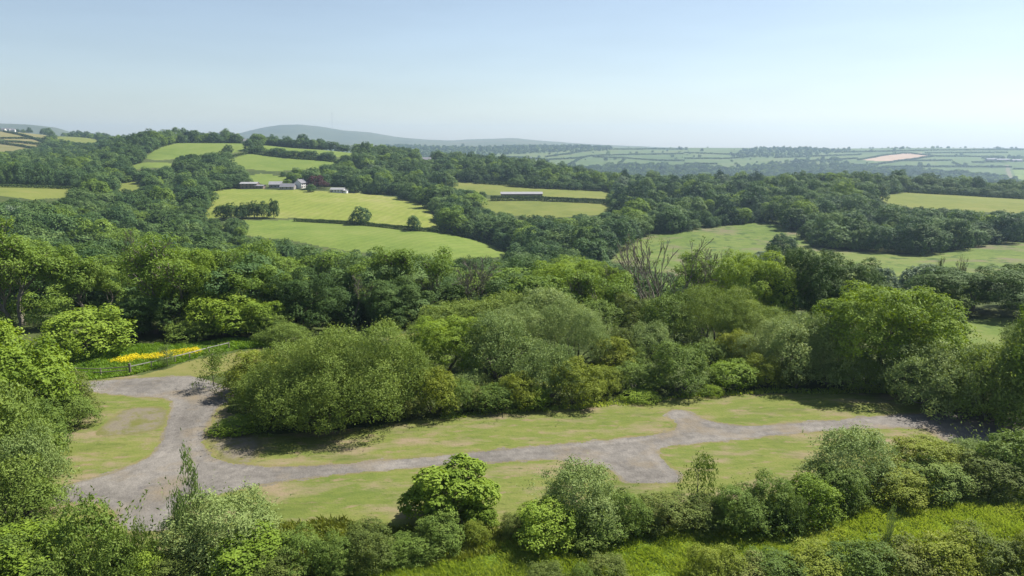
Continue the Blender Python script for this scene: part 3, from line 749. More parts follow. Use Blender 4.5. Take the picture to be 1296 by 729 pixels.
def put(sp, u, top, base, wpx, label, group, Y=None, k=1.0, var=None):
    """a plant whose outline in the photo spans wpx at column u from row top to row base (or stands at distance Y)"""
    if isinstance(Y, tuple): Y = unproject(u, base, *Y)[1]
    if Y is None:
        Yf = H / math.tan(float(row_angle(base)))
        Y = Yf + min(.35 * wpx / FPX * Yf, 3.2)
    X, z = ground_at(u, np.array([float(Y)])); X, z = float(X[0]), float(z[0])
    dc = Y * CP + (H - z) * SP
    w = wpx / FPX * dc
    h = max(.4, zrow(Y, top) - z)
    shrub = sp in SHRUB_SP
    if not shrub: NTREES[0] += 1
    sp2 = sp + '_big' if w > 10.2 and sp + '_big' in PROTO else sp
    plant(NAMES[sp], 'shrub' if shrub else 'tree', 'foliage' if shrub else 'crown', 'stem' if shrub else 'trunk', sp2, X, Y, z, w * 1.06 * k, h * 1.0, label, group, var)
    return X, Y, z, w, h

G1 = 'shrubs along the hedge in front of the lane'
G2 = 'scrub in the bottom right corner of the bank'
G3 = 'shrubs in the hedge behind the mown grass'
G4 = 'shrubs at the left edge of the site'
G5 = 'shrubs shading the right end of the lane'
G6 = 'trees beyond the buttercup meadow'
G7 = 'trees rising behind the hedge'
FORE = [
 ('sallow', -14, 496, 655, 140, 'feathery grey green willow filling the left edge beside the lane', G4),
 ('willow', 34, 545, 662, 88, 'feathery willow leaning over the left mouth of the gravel lane', G4),
 ('sallow', 4, 580, 690, 110, 'grey green willow low at the left edge under the feathery one', G4),
 ('hawthorn', 44, 507, 600, 84, 'green shrub between the elders and the leaning willow at the left edge', G4),
 ('elder', 36, 432, 552, 108, 'domed yellow green elder at the left edge nearest the meadow fence', G4),
 ('elder', 2, 400, 520, 95, 'tall elder cut by the left edge behind the domed elder', G4),
 ('bramble', 88, 478, 528, 58, 'small dark shrub with a few white flowers at the left end of the gravel bay', G4),
 ('hawthorn', 95, 500, 545, 50, 'low green scrub spilling onto the grass by the small flowered shrub', G4),
 ('elder', 112, 391, 458, 98, 'pale green flowering elder standing alone in the meadow', G4),
 ('elder', 42, 652, 752, 112, 'bright yellow green shrub in the bottom left corner', G1),
 ('hawthorn', 5, 664, 765, 75, 'dark shrub at the very bottom left corner', G1),
 ('shoots', 116, 636, 752, 100, 'dark shrub of stiff upright shoots at the bottom left', G1),
 ('hawthorn', 70, 690, 770, 90, 'shaded green shrub below the bright corner shrub', G1),
 ('shoots', 150, 676, 765, 70, 'low dark shrub beside the stiff upright shoots', G1),
 ('elder', 190, 684, 752, 48, 'small lime green shrub right of the stiff upright shoots', G1),
 ('sapling', 186, 655, 745, 34, 'thin wispy young tree in front of the gravel bay', G1),
 ('willow', 285, 605, 735, 122, 'broad grey green willow beside the tall thin shoot', G1),
 ('sapling', 243, 562, 728, 60, 'tall thin young tree standing up against the gravel lane', G1),
 ('bramble', 232, 690, 755, 70, 'brownish shrub at the foot of the tall thin young tree', G1),
 ('elder', 315, 664, 748, 96, 'round lime green leafy shrub below the broad willow', G1),
 ('hawthorn', 378, 661, 738, 66, 'mid green shrub right of the round lime green one', G1),
 ('bramble', 350, 690, 755, 60, 'low dull shrub between the lime green shrub and its neighbour', G1),
 ('hawthorn', 425, 668, 735, 55, 'narrow green shrub in the gap of the front hedge', G1),
 ('bramble', 457, 652, 730, 78, 'olive brown shrub midway between the lime shrub and the round maple', G1),
 ('hawthorn', 520, 672, 716, 58, 'low dark shrub just left of the round maple', G1),
 ('hawthorn', 490, 684, 722, 45, 'small dark shrub at the edge of the long grass', G1),
 ('maple', 572, 588, 672, 92, 'round bushy maple with dark shaded underside standing over the lawn', G1),
 ('hawthorn', 553, 641, 704, 62, 'leafy green shrub at the foot of the round maple', G1),
 ('maple', 607, 640, 676, 40, 'small side growth right of the round maple', G1),
 ('golden', 600, 660, 694, 34, 'small yellow green weed clump in the long grass by the maple', G1),
 ('bramble', 652, 648, 688, 36, 'small reddish brown shrub left of the grey green willow pair', G1),
 ('willow', 735, 585, 682, 100, 'grey green willow standing in front of the large parking bay', G1),
 ('elder', 692, 636, 702, 72, 'leafy light green shrub at the left foot of the bay willow', G1),
 ('hawthorn', 748, 640, 696, 78, 'green shrub in front of the bay willow', G1),
 ('hawthorn', 790, 618, 684, 55, 'olive green shrub touching the right side of the bay willow', G1),
 ('sapling', 882, 571, 656, 50, 'thin pale young birch above the brown shrubs', G1),
 ('bramble', 842, 624, 676, 66, 'dull brownish shrub left of the pale young birch', G1),
 ('bramble', 890, 628, 674, 62, 'reddish brown shrub at the foot of the pale young birch', G1),
 ('hawthorn', 932, 611, 680, 66, 'dark hawthorn right of the pale young birch', G1),
 ('hawthorn', 976, 600, 676, 64, 'hawthorn with pale leaf tips in the middle of the right hedge', G1),
 ('elder', 1022, 598, 668, 62, 'leafy light shrub left of the silvery willow', G1),
 ('hawthorn', 1000, 622, 678, 40, 'low shrub wedged between two hawthorns of the right hedge', G1),
 ('willow', 1077, 542, 632, 98, 'silvery willow rising from the right hedge over the lawn', G1),
 ('hawthorn', 1060, 588, 652, 66, 'green shrub in front of the silvery willow', G1),
 ('golden', 1124, 590, 644, 78, 'golden shrub with drooping sprays right of the silvery willow', G1),
 ('golden', 1172, 554, 618, 86, 'arching golden shrub in front of the shaded end of the lane', G1),
 ('hawthorn', 1178, 578, 634, 88, 'green shrub with whitish leaves below the arching golden one', G1),
 ('bramble', 1238, 570, 634, 88, 'rusty green shrub near the right end of the front hedge', G1),
 ('hawthorn', 1286, 543, 626, 82, 'tall green shrub at the right edge of the front hedge', G1),
 ('willow', 1222, 556, 604, 60, 'pale grey shrub behind the rusty green one', G1),
 ('golden', 905, 676, 760, 74, 'golden green scrub at the left end of the bottom right corner', G2),
 ('bramble', 945, 690, 765, 84, 'brown green scrub beside the golden end of the corner', G2),
 ('hawthorn', 990, 688, 768, 84, 'grey green scrub left of the pale upright shoot', G2),
 ('golden', 1035, 676, 768, 88, 'golden scrub just left of the pale upright shoot', G2),
 ('hawthorn', 1085, 672, 770, 88, 'dark scrub below the pale upright shoot', G2),
 ('sapling', 1119, 636, 735, 26, 'pale upright leafy shoot sticking out of the corner scrub', G2),
 ('bramble', 1150, 674, 772, 92, 'dark brown scrub right of the pale upright shoot', G2),
 ('golden', 1204, 658, 768, 92, 'golden scrub near the right end of the bank', G2),
 ('bramble', 1252, 664, 775, 92, 'dark rusty scrub in the bottom right corner', G2),
 ('golden', 1296, 656, 772, 84, 'golden scrub cut by the right edge', G2),
 ('bramble', 770, 684, 756, 58, 'dark upright bramble in the long grass below the bay willow', G2),
 ('bramble', 692, 694, 765, 56, 'low brown bramble at the bottom middle', G2),
 ('hawthorn', 735, 699, 765, 40, 'low green bramble at the bottom middle', G2),
 ('mound', 832, 716, 748, 32, 'small flowering weed at the bottom edge', G2),
]
HEDGE = [
 ('sapling', 272, 438, 495, 56, 'small airy grey willow tree at the corner of the gravel bay', G3),
 ('golden', 328, 443, 506, 74, 'golden brown shrub at the left flank of the big willow', G3),
 ('sallow', 326, 474, 524, 56, 'dark green shrub below the golden brown flank', G3),
 ('mound', 300, 531, 551, 58, 'low dark bramble mound at the foot of the big willow', G3),
 ('sallow', 392, 424, 546, 136, 'left crown of the big rounded willow clump', G3),
 ('sallow', 455, 410, 541, 152, 'tallest crown of the big rounded willow clump', G3),
 ('sallow', 418, 452, 548, 140, 'front skirt of the big rounded willow clump', G3),
 ('sallow', 505, 432, 532, 80, 'right shoulder of the big rounded willow clump', G3),
 ('sallow', 350, 474, 545, 76, 'shaded left skirt of the big rounded willow clump', G3),
 ('golden', 548, 466, 530, 62, 'gold tipped shrub right of the big willow clump', G3),
 ('hawthorn', 580, 481, 526, 50, 'rounded dark shrub right of the gold tipped one', G3),
 ('bramble', 512, 490, 533, 50, 'low shrub tucked under the right shoulder of the big willow', G3),
 ('bramble', 606, 490, 523, 40, 'low tangled shrub below the bare stemmed tree', G3),
 ('hawthorn', 630, 486, 523, 56, 'dense dark mound shrub below the bare stemmed tree', G3),
 ('golden', 656, 472, 521, 58, 'yellow green shrub left of the willow by the lawn', G3),
 ('elder', 674, 488, 520, 46, 'low bright shrub at the edge of the lawn', G3),
 ('ash', 567, 402, 482, 92, 'bright yellow green bushy tree behind the hedge', G3),
 ('willow', 632, 397, 486, 90, 'pale willow with bare stems showing beneath its crown', G3),
 ('willow', 592, 470, 498, 50, 'silvery weed shrub below the bright bushy tree', G3),
 ('willow', 692, 437, 514, 84, 'grey willow right behind the lawn', G3),
 ('golden', 726, 455, 519, 74, 'olive gold shrub in front of the grey willow', G3),
 ('golden', 766, 463, 506, 48, 'golden shrub right of the olive gold one', G3),
 ('mound', 811, 495, 511, 46, 'neat low bright green mound on the edge of the lawn', G3),
 ('mound', 901, 488, 503, 28, 'small low green mound right of the spiky hawthorn', G3),
 ('hawthorn', 859, 432, 503, 78, 'spiky rounded hawthorn behind the low mounds', G3),
 ('hawthorn', 806, 459, 500, 62, 'dark green shrub left of the spiky hawthorn', G3),
 ('elder', 926, 457, 495, 66, 'bright green bramble bank right of the spiky hawthorn', G3),
 ('golden', 966, 450, 493, 52, 'yellow and brown shrub at the edge of the right lawn', G3),
 ('bramble', 1002, 452, 494, 48, 'olive shrub between the yellow one and the grey willows', G3),
 ('willow', 650, 388, 468, 98, 'broad grey willow in the second row behind the bare stemmed tree', G3),
 ('willow', 722, 384, 470, 92, 'tall grey willow in the second row', G3),
 ('golden', 775, 426, 470, 58, 'golden hawthorn in the second row', G3),
 ('willow', 822, 409, 458, 68, 'rounded grey willow in the second row', G3),
 ('bramble', 788, 414, 458, 38, 'dull purplish grey shrub left of the rounded grey willow', G3),
 ('hawthorn', 803, 440, 468, 36, 'small dark shrub below the rounded grey willow', G3),
 ('hawthorn', 900, 430, 464, 52, 'green shrub left of the orange tinged one', G3),
 ('golden', 930, 418, 464, 44, 'orange tinged shrub in the second row', G3),
 ('hawthorn', 848, 372, 442, 78, 'dark crowned shrub in the third row', G3),
 ('sallow', 902, 364, 444, 98, 'broad sunlit shrub in the third row', G3),
 ('sallow', 952, 379, 448, 88, 'rounded olive shrub in the third row', G3),
 ('bramble', 800, 375, 428, 60, 'dull shrub below the bare dying ash group', G3),
 ('willow', 992, 397, 474, 98, 'grey green shrub left of the great ash', G3),
 ('willow', 1012, 405, 490, 92, 'tall grey shrub at the left foot of the great ash', G3),
 ('willow', 1050, 398, 493, 74, 'silvery shrub leaning on the great ash', G3),
 ('sallow', 1082, 450, 499, 68, 'low grey shrub in front of the great ash', G3),
 ('ash', 1120, 361, 494, 140, 'great bright green ash at the right of the lawn', G5),
 ('elder', 1176, 390, 478, 82, 'yellow green right flank of the great ash', G5),
 ('willow', 1160, 440, 517, 96, 'shaded grey shrub below the great ash', G5),
 ('willow', 1212, 437, 530, 104, 'broad shaded shrub beside the end of the lane', G5),
 ('sallow', 1256, 442, 546, 96, 'dark shrub hanging over the end of the lane', G5),
 ('tall_ash', 1294, 386, 552, 84, 'tall light leaved tree at the right edge by the lane', G5),
 ('sallow', 1318, 420, 560, 110, 'dark shrub cut by the right edge beside the lane', G5),
 ('willow', 1312, 398, 500, 70, 'pale shrub cut by the right edge behind the lane', G5),
 ('bramble', 1238, 492, 524, 70, 'low dark bramble under the trees at the end of the lane', G5),
 ('sapling', 211, 436, 468, 34, 'small airy bush growing through the rail fence', G4),
 ('sallow', 362, 412, 440, 54, 'grey bush at the top of the mown path', G4),
]
for a in FORE + HEDGE:
    sp, u, top, base, wpx = a[:5]
    if a[6] == G1 and sp not in ('sapling', 'maple', 'shoots'): top += (.15 if u < 560 else .05) * (base - top)
    if a[6] == G2 and sp != 'sapling': top += 17
    put(sp, u, top, base, wpx, a[5], a[6], k=.92 if a[6] == G3 and wpx < 100 else 1.0)
FAR_TREES = [  # sp, u, top, width, distance, label
 ('tall_ash', 42, 281, 112, 128, 'tallest ash at the left edge with bare lower limbs'),
 ('tall_ash', 4, 300, 80, 126, 'ash cut by the left edge'),
 ('thin_ash', 92, 322, 50, 130, 'slim ash right of the tallest one'),
 ('thin_ash', 122, 332, 52, 132, 'slender ash above the flowering elder'),
 ('thin_ash', 150, 338, 46, 134, 'slender ash between the elder and the dying one'),
 ('bare', 174, 288, 66, 130, 'dying ash with thin grey twigs above the meadow'),
 ('tall_ash', 226, 296, 98, 124, 'tall full ash right of the dying one'),
 ('ash', 234, 318, 80, 126, 'leafy lower crown of the tall ash pair'),
 ('thin_ash', 268, 318, 66, 128, 'bright ash right of the tall full ash'),
 ('thin_ash', 310, 336, 60, 127, 'thin half bare ash above the mown path'),
 ('ash', 285, 372, 74, 122, 'bushy tree at the edge of the meadow'),
 ('thin_ash', 62, 312, 50, 129, 'spindly ash close behind the tallest one'),
 ('thin_ash', 20, 318, 46, 131, 'spindly ash between the two leftmost ashes'),
 ('thin_ash', 340, 345, 44, 129, 'spindly ash left of the dark dense tree'),
 ('thin_ash', 200, 322, 46, 131, 'spindly ash just right of the dying one'),
 ('oak', 196, 368, 84, 122, 'dark shaded tree behind the buttercups'),
 ('oak', 160, 385, 60, 121, 'dark low tree right of the flowering elder'),
 ('ash', 330, 380, 60, 122, 'pale leafy tree above the top of the path'),
 ('hawthorn', 250, 400, 60, 119, 'shaded bush behind the buttercup strip'),
 ('hawthorn', 350, 395, 50, 120, 'green bush below the pale leafy tree'),
 ('oak', 388, 343, 82, 128, 'dark dense tree left of the bare forked one'),
 ('bare', 443, 346, 66, 126, 'bare forked tree between two dark ones'),
 ('oak', 505, 354, 72, 130, 'dark dense tree right of the bare forked one'),
 ('thin_ash', 530, 312, 74, 142, 'sparse tall ash behind the right dark tree'),
 ('thin_ash', 490, 320, 60, 146, 'sparse ash behind the left of the dark tree'),
 ('bare', 602, 322, 76, 138, 'leaning black limbed bare tree'),
 ('bare', 556, 340, 46, 140, 'pale broken limbed tree beside the sparse ash'),
 ('sallow', 560, 384, 70, 118, 'green scrub tree above the cut grass strip'),
 ('sallow', 605, 380, 64, 120, 'green scrub tree at the foot of the leaning bare tree'),
 ('sallow', 640, 372, 70, 122, 'pale scrub tree above the second row of willows'),
 ('willow', 690, 366, 74, 120, 'pale feathery scrub tree above the tall grey willow'),
 ('hawthorn', 755, 378, 66, 122, 'mid green scrub tree left of the dull shrub'),
 ('ash', 716, 330, 92, 146, 'broad green ash behind the scrub'),
 ('ash', 760, 336, 66, 144, 'green ash left of the bare group'),
 ('fan', 834, 300, 150, 146, 'broad fan of bare black limbs'),
 ('bare', 903, 312, 70, 150, 'half bare ash right of the fan of limbs'),
 ('bare', 782, 332, 54, 145, 'small bare tree left of the fan of limbs'),
 ('thin_ash', 885, 322, 60, 152, 'thin leaved ash in the bare group'),
 ('ash', 948, 320, 78, 136, 'bright green tree right of the bare group'),
 ('oak', 1004, 312, 84, 138, 'olive dark tree beside the darker one'),
 ('oak', 1066, 324, 80, 140, 'dark oak behind the great ash'),
 ('oak', 1232, 337, 124, 140, 'broad brownish dark tree above the small pasture'),
 ('hawthorn', 1190, 360, 54, 138, 'bush at the left foot of the broad brownish tree'),
 ('oak', 1300, 334, 60, 146, 'dark tree cut by the right edge'),
 ('bare', 1192, 324, 22, 150, 'left dead snag above the broad brownish tree'),
 ('bare', 1212, 322, 22, 151, 'right dead snag above the broad brownish tree'),
 ('greywood', 1160, 334, 44, 185, 'silver grey willow on the edge of the rough meadow'),
 ('greywood', 1196, 344, 32, 186, 'smaller silver willow right of the larger one'),
 ('greywood', 1112, 338, 38, 180, 'grey tree left of the silver willow'),
 ('wood', 992, 296, 34, (300, 520, 320), 'rounded tree standing out in the rough meadow'),
 ('greywood', 968, 318, 26, 350, 'grey bush tree at the tip of the bright meadow'),
 ('wood', 457, 261, 23, (430, 640, 283), 'lone round tree on the hedge of the hay field'),
 ('beech', 401, 222, 22, (720, 860, 239), 'dark red copper beech beside the farmhouse'),
 ('wood', 394, 233, 12, (700, 860, 243), 'small round garden tree in front of the copper beech'),
 ('darkwood', 299, 169, 15, (1000, 1200, 180), 'tree on the skyline left of the white cottage'),
 ('darkwood', 288, 183, 13, (900, 1200, 197), 'tree alone at the right of the domed field'),
 ('wood', 524, 273, 16, (430, 640, 291), 'tree in the hedge right of the lone tree'),
]
for sp, u, top, w, Y, lb in FAR_TREES:
    put(sp, u, top, Y[2] if isinstance(Y, tuple) else None, w, lb, G7 if u > 350 else G6, Y=Y[:2] if isinstance(Y, tuple) else Y)

# hedgerow trees that line the fields
def line_trees(n, pts, Y, hpx, sps, label, group, spread=1.3):
    rng = random.Random(int(pts[0][0] * 7 + pts[0][1]))
    P = chaikin(pts, 1, False)
    us = np.linspace(P[0][0], P[-1][0], n)
    for u in us:
        u2 = u + rng.uniform(-.3, .3) * (us[1] - us[0]); r = np.interp(u2, P[:, 0], P[:, 1])
        x, y, z = unproject(u2, r, *Y)
        hp = hpx * rng.uniform(.75, 1.2); w = abs(us[1] - us[0]) * spread * rng.uniform(.8, 1.2)
        put(rng.choice(sps), u2, r - hp, None, w, label, group, Y=y)
line_trees(7, [(281, 277), (316, 276), (346, 276)], (480, 620), 21, ['wood', 'darkwood'], 'dark tree in the row along the foot of the hay field', 'trees at the foot of the hay field', 1.5)
line_trees(9, [(2, 235), (50, 236), (92, 238)], (560, 720), 27, ['wood', 'darkwood'], 'dark hedge tree behind the olive field at the left edge', 'hedge trees behind the left olive field', 1.5)
line_trees(12, [(345, 184), (390, 186), (440, 192)], (1050, 1160), 9, ['darkwood', 'wood'], 'tree in the belt along the crest of the left hill', 'tree belt on the left hill crest', 1.6)
line_trees(10, [(318, 193), (360, 198), (418, 203)], (900, 1090), 9, ['darkwood', 'wood'], 'tree in the thick hedge across the left hill', 'hedge trees across the left hill', 1.6)
line_trees(14, [(650, 236), (700, 239), (772, 242)], (720, 1000), 10, ['wood', 'darkwood'], 'tree in the row behind the olive field of the white barn', 'trees behind the olive upper field', 1.4)
line_trees(13, [(1150, 243), (1220, 247), (1300, 252)], (700, 900), 10, ['darkwood', 'wood'], 'hedge tree behind the olive field on the right rise', 'hedge trees on the right rise', 1.4)
line_trees(12, [(785, 262), (815, 262), (848, 262)], (600, 720), 22, ['fir'], 'dark conifer in the block right of the olive fields', 'conifer block right of the olive fields', 2.2)

# ------------------------------------------------------------------ woods: nearest trees one by one, the rest as one mass
def woods():
    rng = np.random.default_rng(11)
    cand = []
    bands = [(134, 220, 6.8), (220, 420, 8.2), (420, 700, 8.8), (700, 1000, 9.2), (1000, 1400, 10), (1400, 2000, 14), (2000, 3050, 13), (3050, 4800, 30)]
    for y0, y1, sp in bands:
        y = np.arange(y0, y1, sp)
        for yy in y:
            x = np.arange(-.93 * yy, .93 * yy, sp)
            xx = x + rng.uniform(-.46, .46, len(x)) * sp; y2 = yy + rng.uniform(-.46, .46, len(x)) * sp
            cand.append(np.stack([xx, y2], 1))
    C = np.vstack(cand); X, Y = C[:, 0], C[:, 1]
    Z = terrain(X, Y)
    u, row = project(X, Y, Z)
    n = len(X)
    ht = np.clip(10.5 * np.exp(rng.normal(size=n) * .36 + .5 * fbm(X / 40, Y / 40, 21, 2)), 5, 19) * np.interp(Y, [130, 250, 600, 2000, 5000], [.62, .95, 1.0, 1.0, .9]) * np.where(rng.random(n) < .12, 1.2, 1)
    ht[(Y < 260) & (u > 760)] *= .62
    keep = np.ones(n, bool)
    # far plateau: woods only inside these outlines, a few single trees elsewhere
    FARW = [np.array(p, float) for p in (
        [(690,213),(760,212),(790,208),(866,209),(930,215),(985,206),(1060,201),(1080,209),(1110,213),(1200,219),(1300,228),(1340,260),(690,260)],
        [(480,184),(600,187),(700,184.5),(745,183),(778,186),(768,191),(700,193),(640,196),(600,205),(480,205)],
        [(925,199),(940,190),(980,188.5),(1040,189),(1075,190),(1075,193),(1030,197),(985,200)], [(1240,200),(1300,199),(1300,205),(1250,206)])]
    fw = np.zeros(n, bool)
    for P in FARW: fw |= inside(P, u, row)
    far = (Y > 2000) & (u > 480)
    single = (rng.random(n) < .035) & (Y > 3000)
    keep &= ~far | fw | single
    keep &= ~((Y > 1950) & (u <= 480) & (rng.random(n) < .9))
    lf = (u < 130) & (Y > 1150)                                  # far left hillside: fields with wood between
    LW = np.array([(52,176),(110,172),(200,178),(200,200),(120,200),(0,200),(0,194),(50,193)], float)
    keep &= ~lf | inside(LW, u, row) | (rng.random(n) < .06)
    for (nm, mt, lb, poly, a, b, ch), W in zip(ZONES, WZ):
        keep &= ~(inside(W, X, Y) & (Y > 100))
    keep &= ~((Y < 150) & (u < 300)) & ~((Y < 158) & (u > 1150))
    for P in OPEN:                                                # nothing may stand up into the open fields
        lo, hi = P.min(0), P.max(0)
        for f in (1.0, .8, .55, .3):
            for du in (-.3, 0, .3):
                uu, rr = project(X, Y, Z + ht * f)
                hit = inside(P, uu + du * ht * .8 / Y * FPX, rr + 4.5) & keep & (row > P[:, 1].mean())
                if f == 1.0: ht = np.where(hit & (Y < 330), ht * .72, ht); hit &= Y >= 330
                keep &= ~hit
    built = 0
    idx = np.where(keep)[0]; idx = idx[np.argsort(Y[idx])]
    w = np.minimum(ht * rng.uniform(.7, 1.3, n), 15)
    ut, rt = project(X, Y, Z + ht)
    cover = np.full(900, 1e9)
    gm = np.full(900, 1e9)
    Ygrid = np.exp(np.linspace(np.log(60), np.log(5000), 500))
    ub = np.arange(900) * 2 - 250 + 1.0
    grow = np.stack([project(*(lambda g: (g[0], np.full(900, yy), g[1]))(ground_at(ub, np.full(900, yy))))[1] for yy in Ygrid])
    grow = np.minimum.accumulate(grow, 0)
    vis = []
    for i in idx:
        hw = w[i] / Y[i] * FPX * .5
        a, b = int((ut[i] - hw + 250) // 2), int((ut[i] + hw + 250) // 2) + 1
        if b < 0 or a > 899 or ut[i] + hw < -230 or ut[i] - hw > 1530: continue
        a, b = max(a, 0), min(b, 899)
        if a >= b: continue
        g = grow[max(0, np.searchsorted(Ygrid, Y[i]) - 2), a:b]
        if rt[i] > np.maximum(np.minimum(cover[a:b], g).max(), 0) + .4: continue
        vis.append(i)
        c0, c1 = a + (b - a) // 6, b - (b - a) // 6
        cover[c0:c1 + 1] = np.minimum(cover[c0:c1 + 1], rt[i] + ht[i] / Y[i] * FPX * .22)
    vis = np.array(vis)
    kindr = rng.random(n); patch = fbm(X / 55, Y / 55, 9, 3)
    def species(i):
        q = kindr[i] + patch[i] * .9
        if 470 < Y[i] < 900 and 780 < u[i] < 960 and q < .35: return 'fir'
        return 'darkwood' if q < .34 else ('greywood' if q > 1.14 else ('lightwood' if .78 < q < .93 else 'wood'))
    size = ht[vis] * w[vis] / Y[vis] ** 2
    size = np.where((u[vis] > -8) & (u[vis] < 1304), size, 0)      # trees outside the picture only join the mass
    order = vis[np.argsort(-size)]
    near, rest = order[:max(0, 292 - NTREES[0])], order[max(0, 292 - NTREES[0]):]
    WORD = {'wood': 'mid green', 'lightwood': 'light yellowish green', 'darkwood': 'dark green', 'greywood': 'pale grey green', 'fir': 'blackish green pointed', 'thin_ash': 'spindly light green', 'bare': 'bare twiggy'}
    for i in near:
        s = species(i)
        if Y[i] < 340 and s != 'fir': s = 'thin_ash' if kindr[i] * 7 % 1 < .11 else ('bare' if kindr[i] * 7 % 1 > .94 else s)
        if u[i] < 150: reg = 'behind the tall ashes at the left edge'
        elif u[i] < 350: reg = 'in the valley wood behind the meadow ashes'
        elif u[i] < 560: reg = 'in the valley wood behind the two dark trees'
        elif u[i] < 780: reg = 'in the valley wood behind the willow thicket'
        elif u[i] < 960: reg = 'behind the fan of bare limbs'
        elif u[i] < 1150: reg = 'between the great ash and the meadow'
        else: reg = 'below the right hand meadow'
        dist = 'close' if Y[i] < 200 else 'farther'
        plant('woodland_tree' if s != 'fir' else 'conifer_tree', 'tree', 'crown', 'trunk', s + '_near' if s + '_near' in PROTO else s, X[i], Y[i], Z[i] - .2, w[i] * 1.12, ht[i], f'{WORD[s]} {"low" if ht[i] < 8 else ("tall" if s in ("bare", "thin_ash") else "rounded")} tree {reg}, {dist} row', f'{WORD[s]} woodland trees {reg}')
    # the rest: one object, instanced
    sps = ['wood', 'darkwood', 'greywood', 'lightwood', 'fir']
    hidden = bpy.data.collections.new('woodland_crowns')
    srcs = []
    for s in sps:
        for v, (f, st) in enumerate(PROTO[s]):
            o = bpy.data.objects.new(f'{len(srcs):02d}_crown', f); hidden.objects.link(o); srcs.append(s)
    pick = np.array([rng.choice([k for k, q in enumerate(srcs) if q == species(i)]) for i in rest], np.int32)
    me = bpy.data.meshes.new('woods')
    me.vertices.add(len(rest)); me.vertices.foreach_set('co', np.stack([X[rest], Y[rest], Z[rest] - .3], 1).astype(np.float32).ravel())
    a = me.attributes.new('pick', 'INT', 'POINT'); a.data.foreach_set('value', pick)
    a = me.attributes.new('size', 'FLOAT_VECTOR', 'POINT'); a.data.foreach_set('vector', np.stack([w[rest] * 1.2, w[rest] * 1.2, ht[rest]], 1).astype(np.float32).ravel())
    a = me.attributes.new('turn', 'FLOAT_VECTOR', 'POINT'); a.data.foreach_set('vector', np.stack([0 * w[rest], 0 * w[rest], rng.uniform(0, 6.28, len(rest))], 1).astype(np.float32).ravel())
    ob = link('woods', me)
    tag(ob, 'far woods covering the valley sides and distant slopes', 'woods', kind='stuff')
    ng = bpy.data.node_groups.new('woods', 'GeometryNodeTree')
    ng.interface.new_socket('Geometry', in_out='INPUT', socket_type='NodeSocketGeometry')
    ng.interface.new_socket('Geometry', in_out='OUTPUT', socket_type='NodeSocketGeometry')
    N, L = ng.nodes, ng.links
    gi, go = N.new('NodeGroupInput'), N.new('NodeGroupOutput')
    ci = N.new('GeometryNodeCollectionInfo'); ci.inputs['Collection'].default_value = hidden; ci.inputs['Separate Children'].default_value = True
    ip = N.new('GeometryNodeInstanceOnPoints'); ip.inputs['Pick Instance'].default_value = True
    def named(nm, dt):
        q = N.new('GeometryNodeInputNamedAttribute'); q.data_type = dt; q.inputs['Name'].default_value = nm; return q.outputs[0]
    L.new(gi.outputs[0], ip.inputs['Points']); L.new(ci.outputs[0], ip.inputs['Instance'])
    L.new(named('pick', 'INT'), ip.inputs['Instance Index'])
    er = N.new('FunctionNodeEulerToRotation'); L.new(named('turn', 'FLOAT_VECTOR'), er.inputs[0]); L.new(er.outputs[0], ip.inputs['Rotation'])
    L.new(named('size', 'FLOAT_VECTOR'), ip.inputs['Scale'])
    L.new(ip.outputs[0], go.inputs[0])
    md = ob.modifiers.new('woods', 'NODES'); md.node_group = ng
    print('WOODS candidates', n, 'visible', len(vis), 'single', len(near), 'mass', len(rest), 'hand', NTREES[0])
woods()

# ------------------------------------------------------------------ hedges between the fields
def hedge(pts, Y, w, h, label, px=True, nper=None, mat='hedge', group='field hedges'):
    rng = np.random.default_rng(int(abs(pts[0][0]) * 13 + pts[0][1] * 7))
    W = np.array([unproject(u, r, *Y)[:2] for u, r in chaikin(pts, 1, False)])
    seg = np.linalg.norm(np.diff(W, axis=0), axis=1); cum = np.concatenate([[0], np.cumsum(seg)]); Ltot = cum[-1]
    dist = W[:, 1].mean(); leaf = max(.35, dist * .0011)
    n = int(min(14000, max(300, Ltot * (w + 2 * h) / (leaf * leaf * .28))))
    t = rng.uniform(0, Ltot, n); x = np.interp(t, cum, W[:, 0]); y = np.interp(t, cum, W[:, 1])
    k = np.clip(np.searchsorted(cum, t) - 1, 0, len(seg) - 1); d = (W[k + 1] - W[k]) / seg[k][:, None]; nn = np.stack([-d[:, 1], d[:, 0]], 1)
    hh = h * (1 + .55 * fbm(t / (h * 3), t * 0, 3, 3)); ph = rng.uniform(0, math.pi, n)
    off = np.cos(ph) * w / 2 * rng.uniform(.8, 1.05, n); zz = np.minimum(1, np.sin(ph) * 1.5) * rng.uniform(.3, 1, n) ** .35 * hh
    x2, y2 = x + nn[:, 0] * off, y + nn[:, 1] * off
    O = np.stack([nn[:, 0] * np.cos(ph), nn[:, 1] * np.cos(ph), np.sin(ph)], 1)
    x0, y0, z0 = W[len(W) // 2][0], W[len(W) // 2][1], 0
    z0 = float(terrain(np.array([x0]), np.array([y0]))[0])
    P = np.stack([x2 - x0, y2 - y0, terrain(x2, y2) + zz - z0], 1)
    Nn = norm(O + rng.normal(size=P.shape) * .5); D = norm(rng.normal(size=P.shape))
    Ln = leaf * rng.uniform(.7, 1.5, n)
    V, F = leaf_quads(P, D, Nn, Ln, Ln * .7)
    o = link('hedge', mesh_np('hedge', V, F, L_[mat], rng.random(n)))
    o.location = (x0, y0, z0)
    tag(o, label, 'hedge', group)
hedge([(372,280),(420,282),(457,284.5),(520,291.5),(565,295.5)], (430, 640), 3, 2.4, 'dark clipped hedge along the foot of the hay field under the lone tree')
hedge([(565,295.5),(605,304),(645,316)], (400, 600), 3, 2.6, 'hedge running down to the wood from the lone tree field')
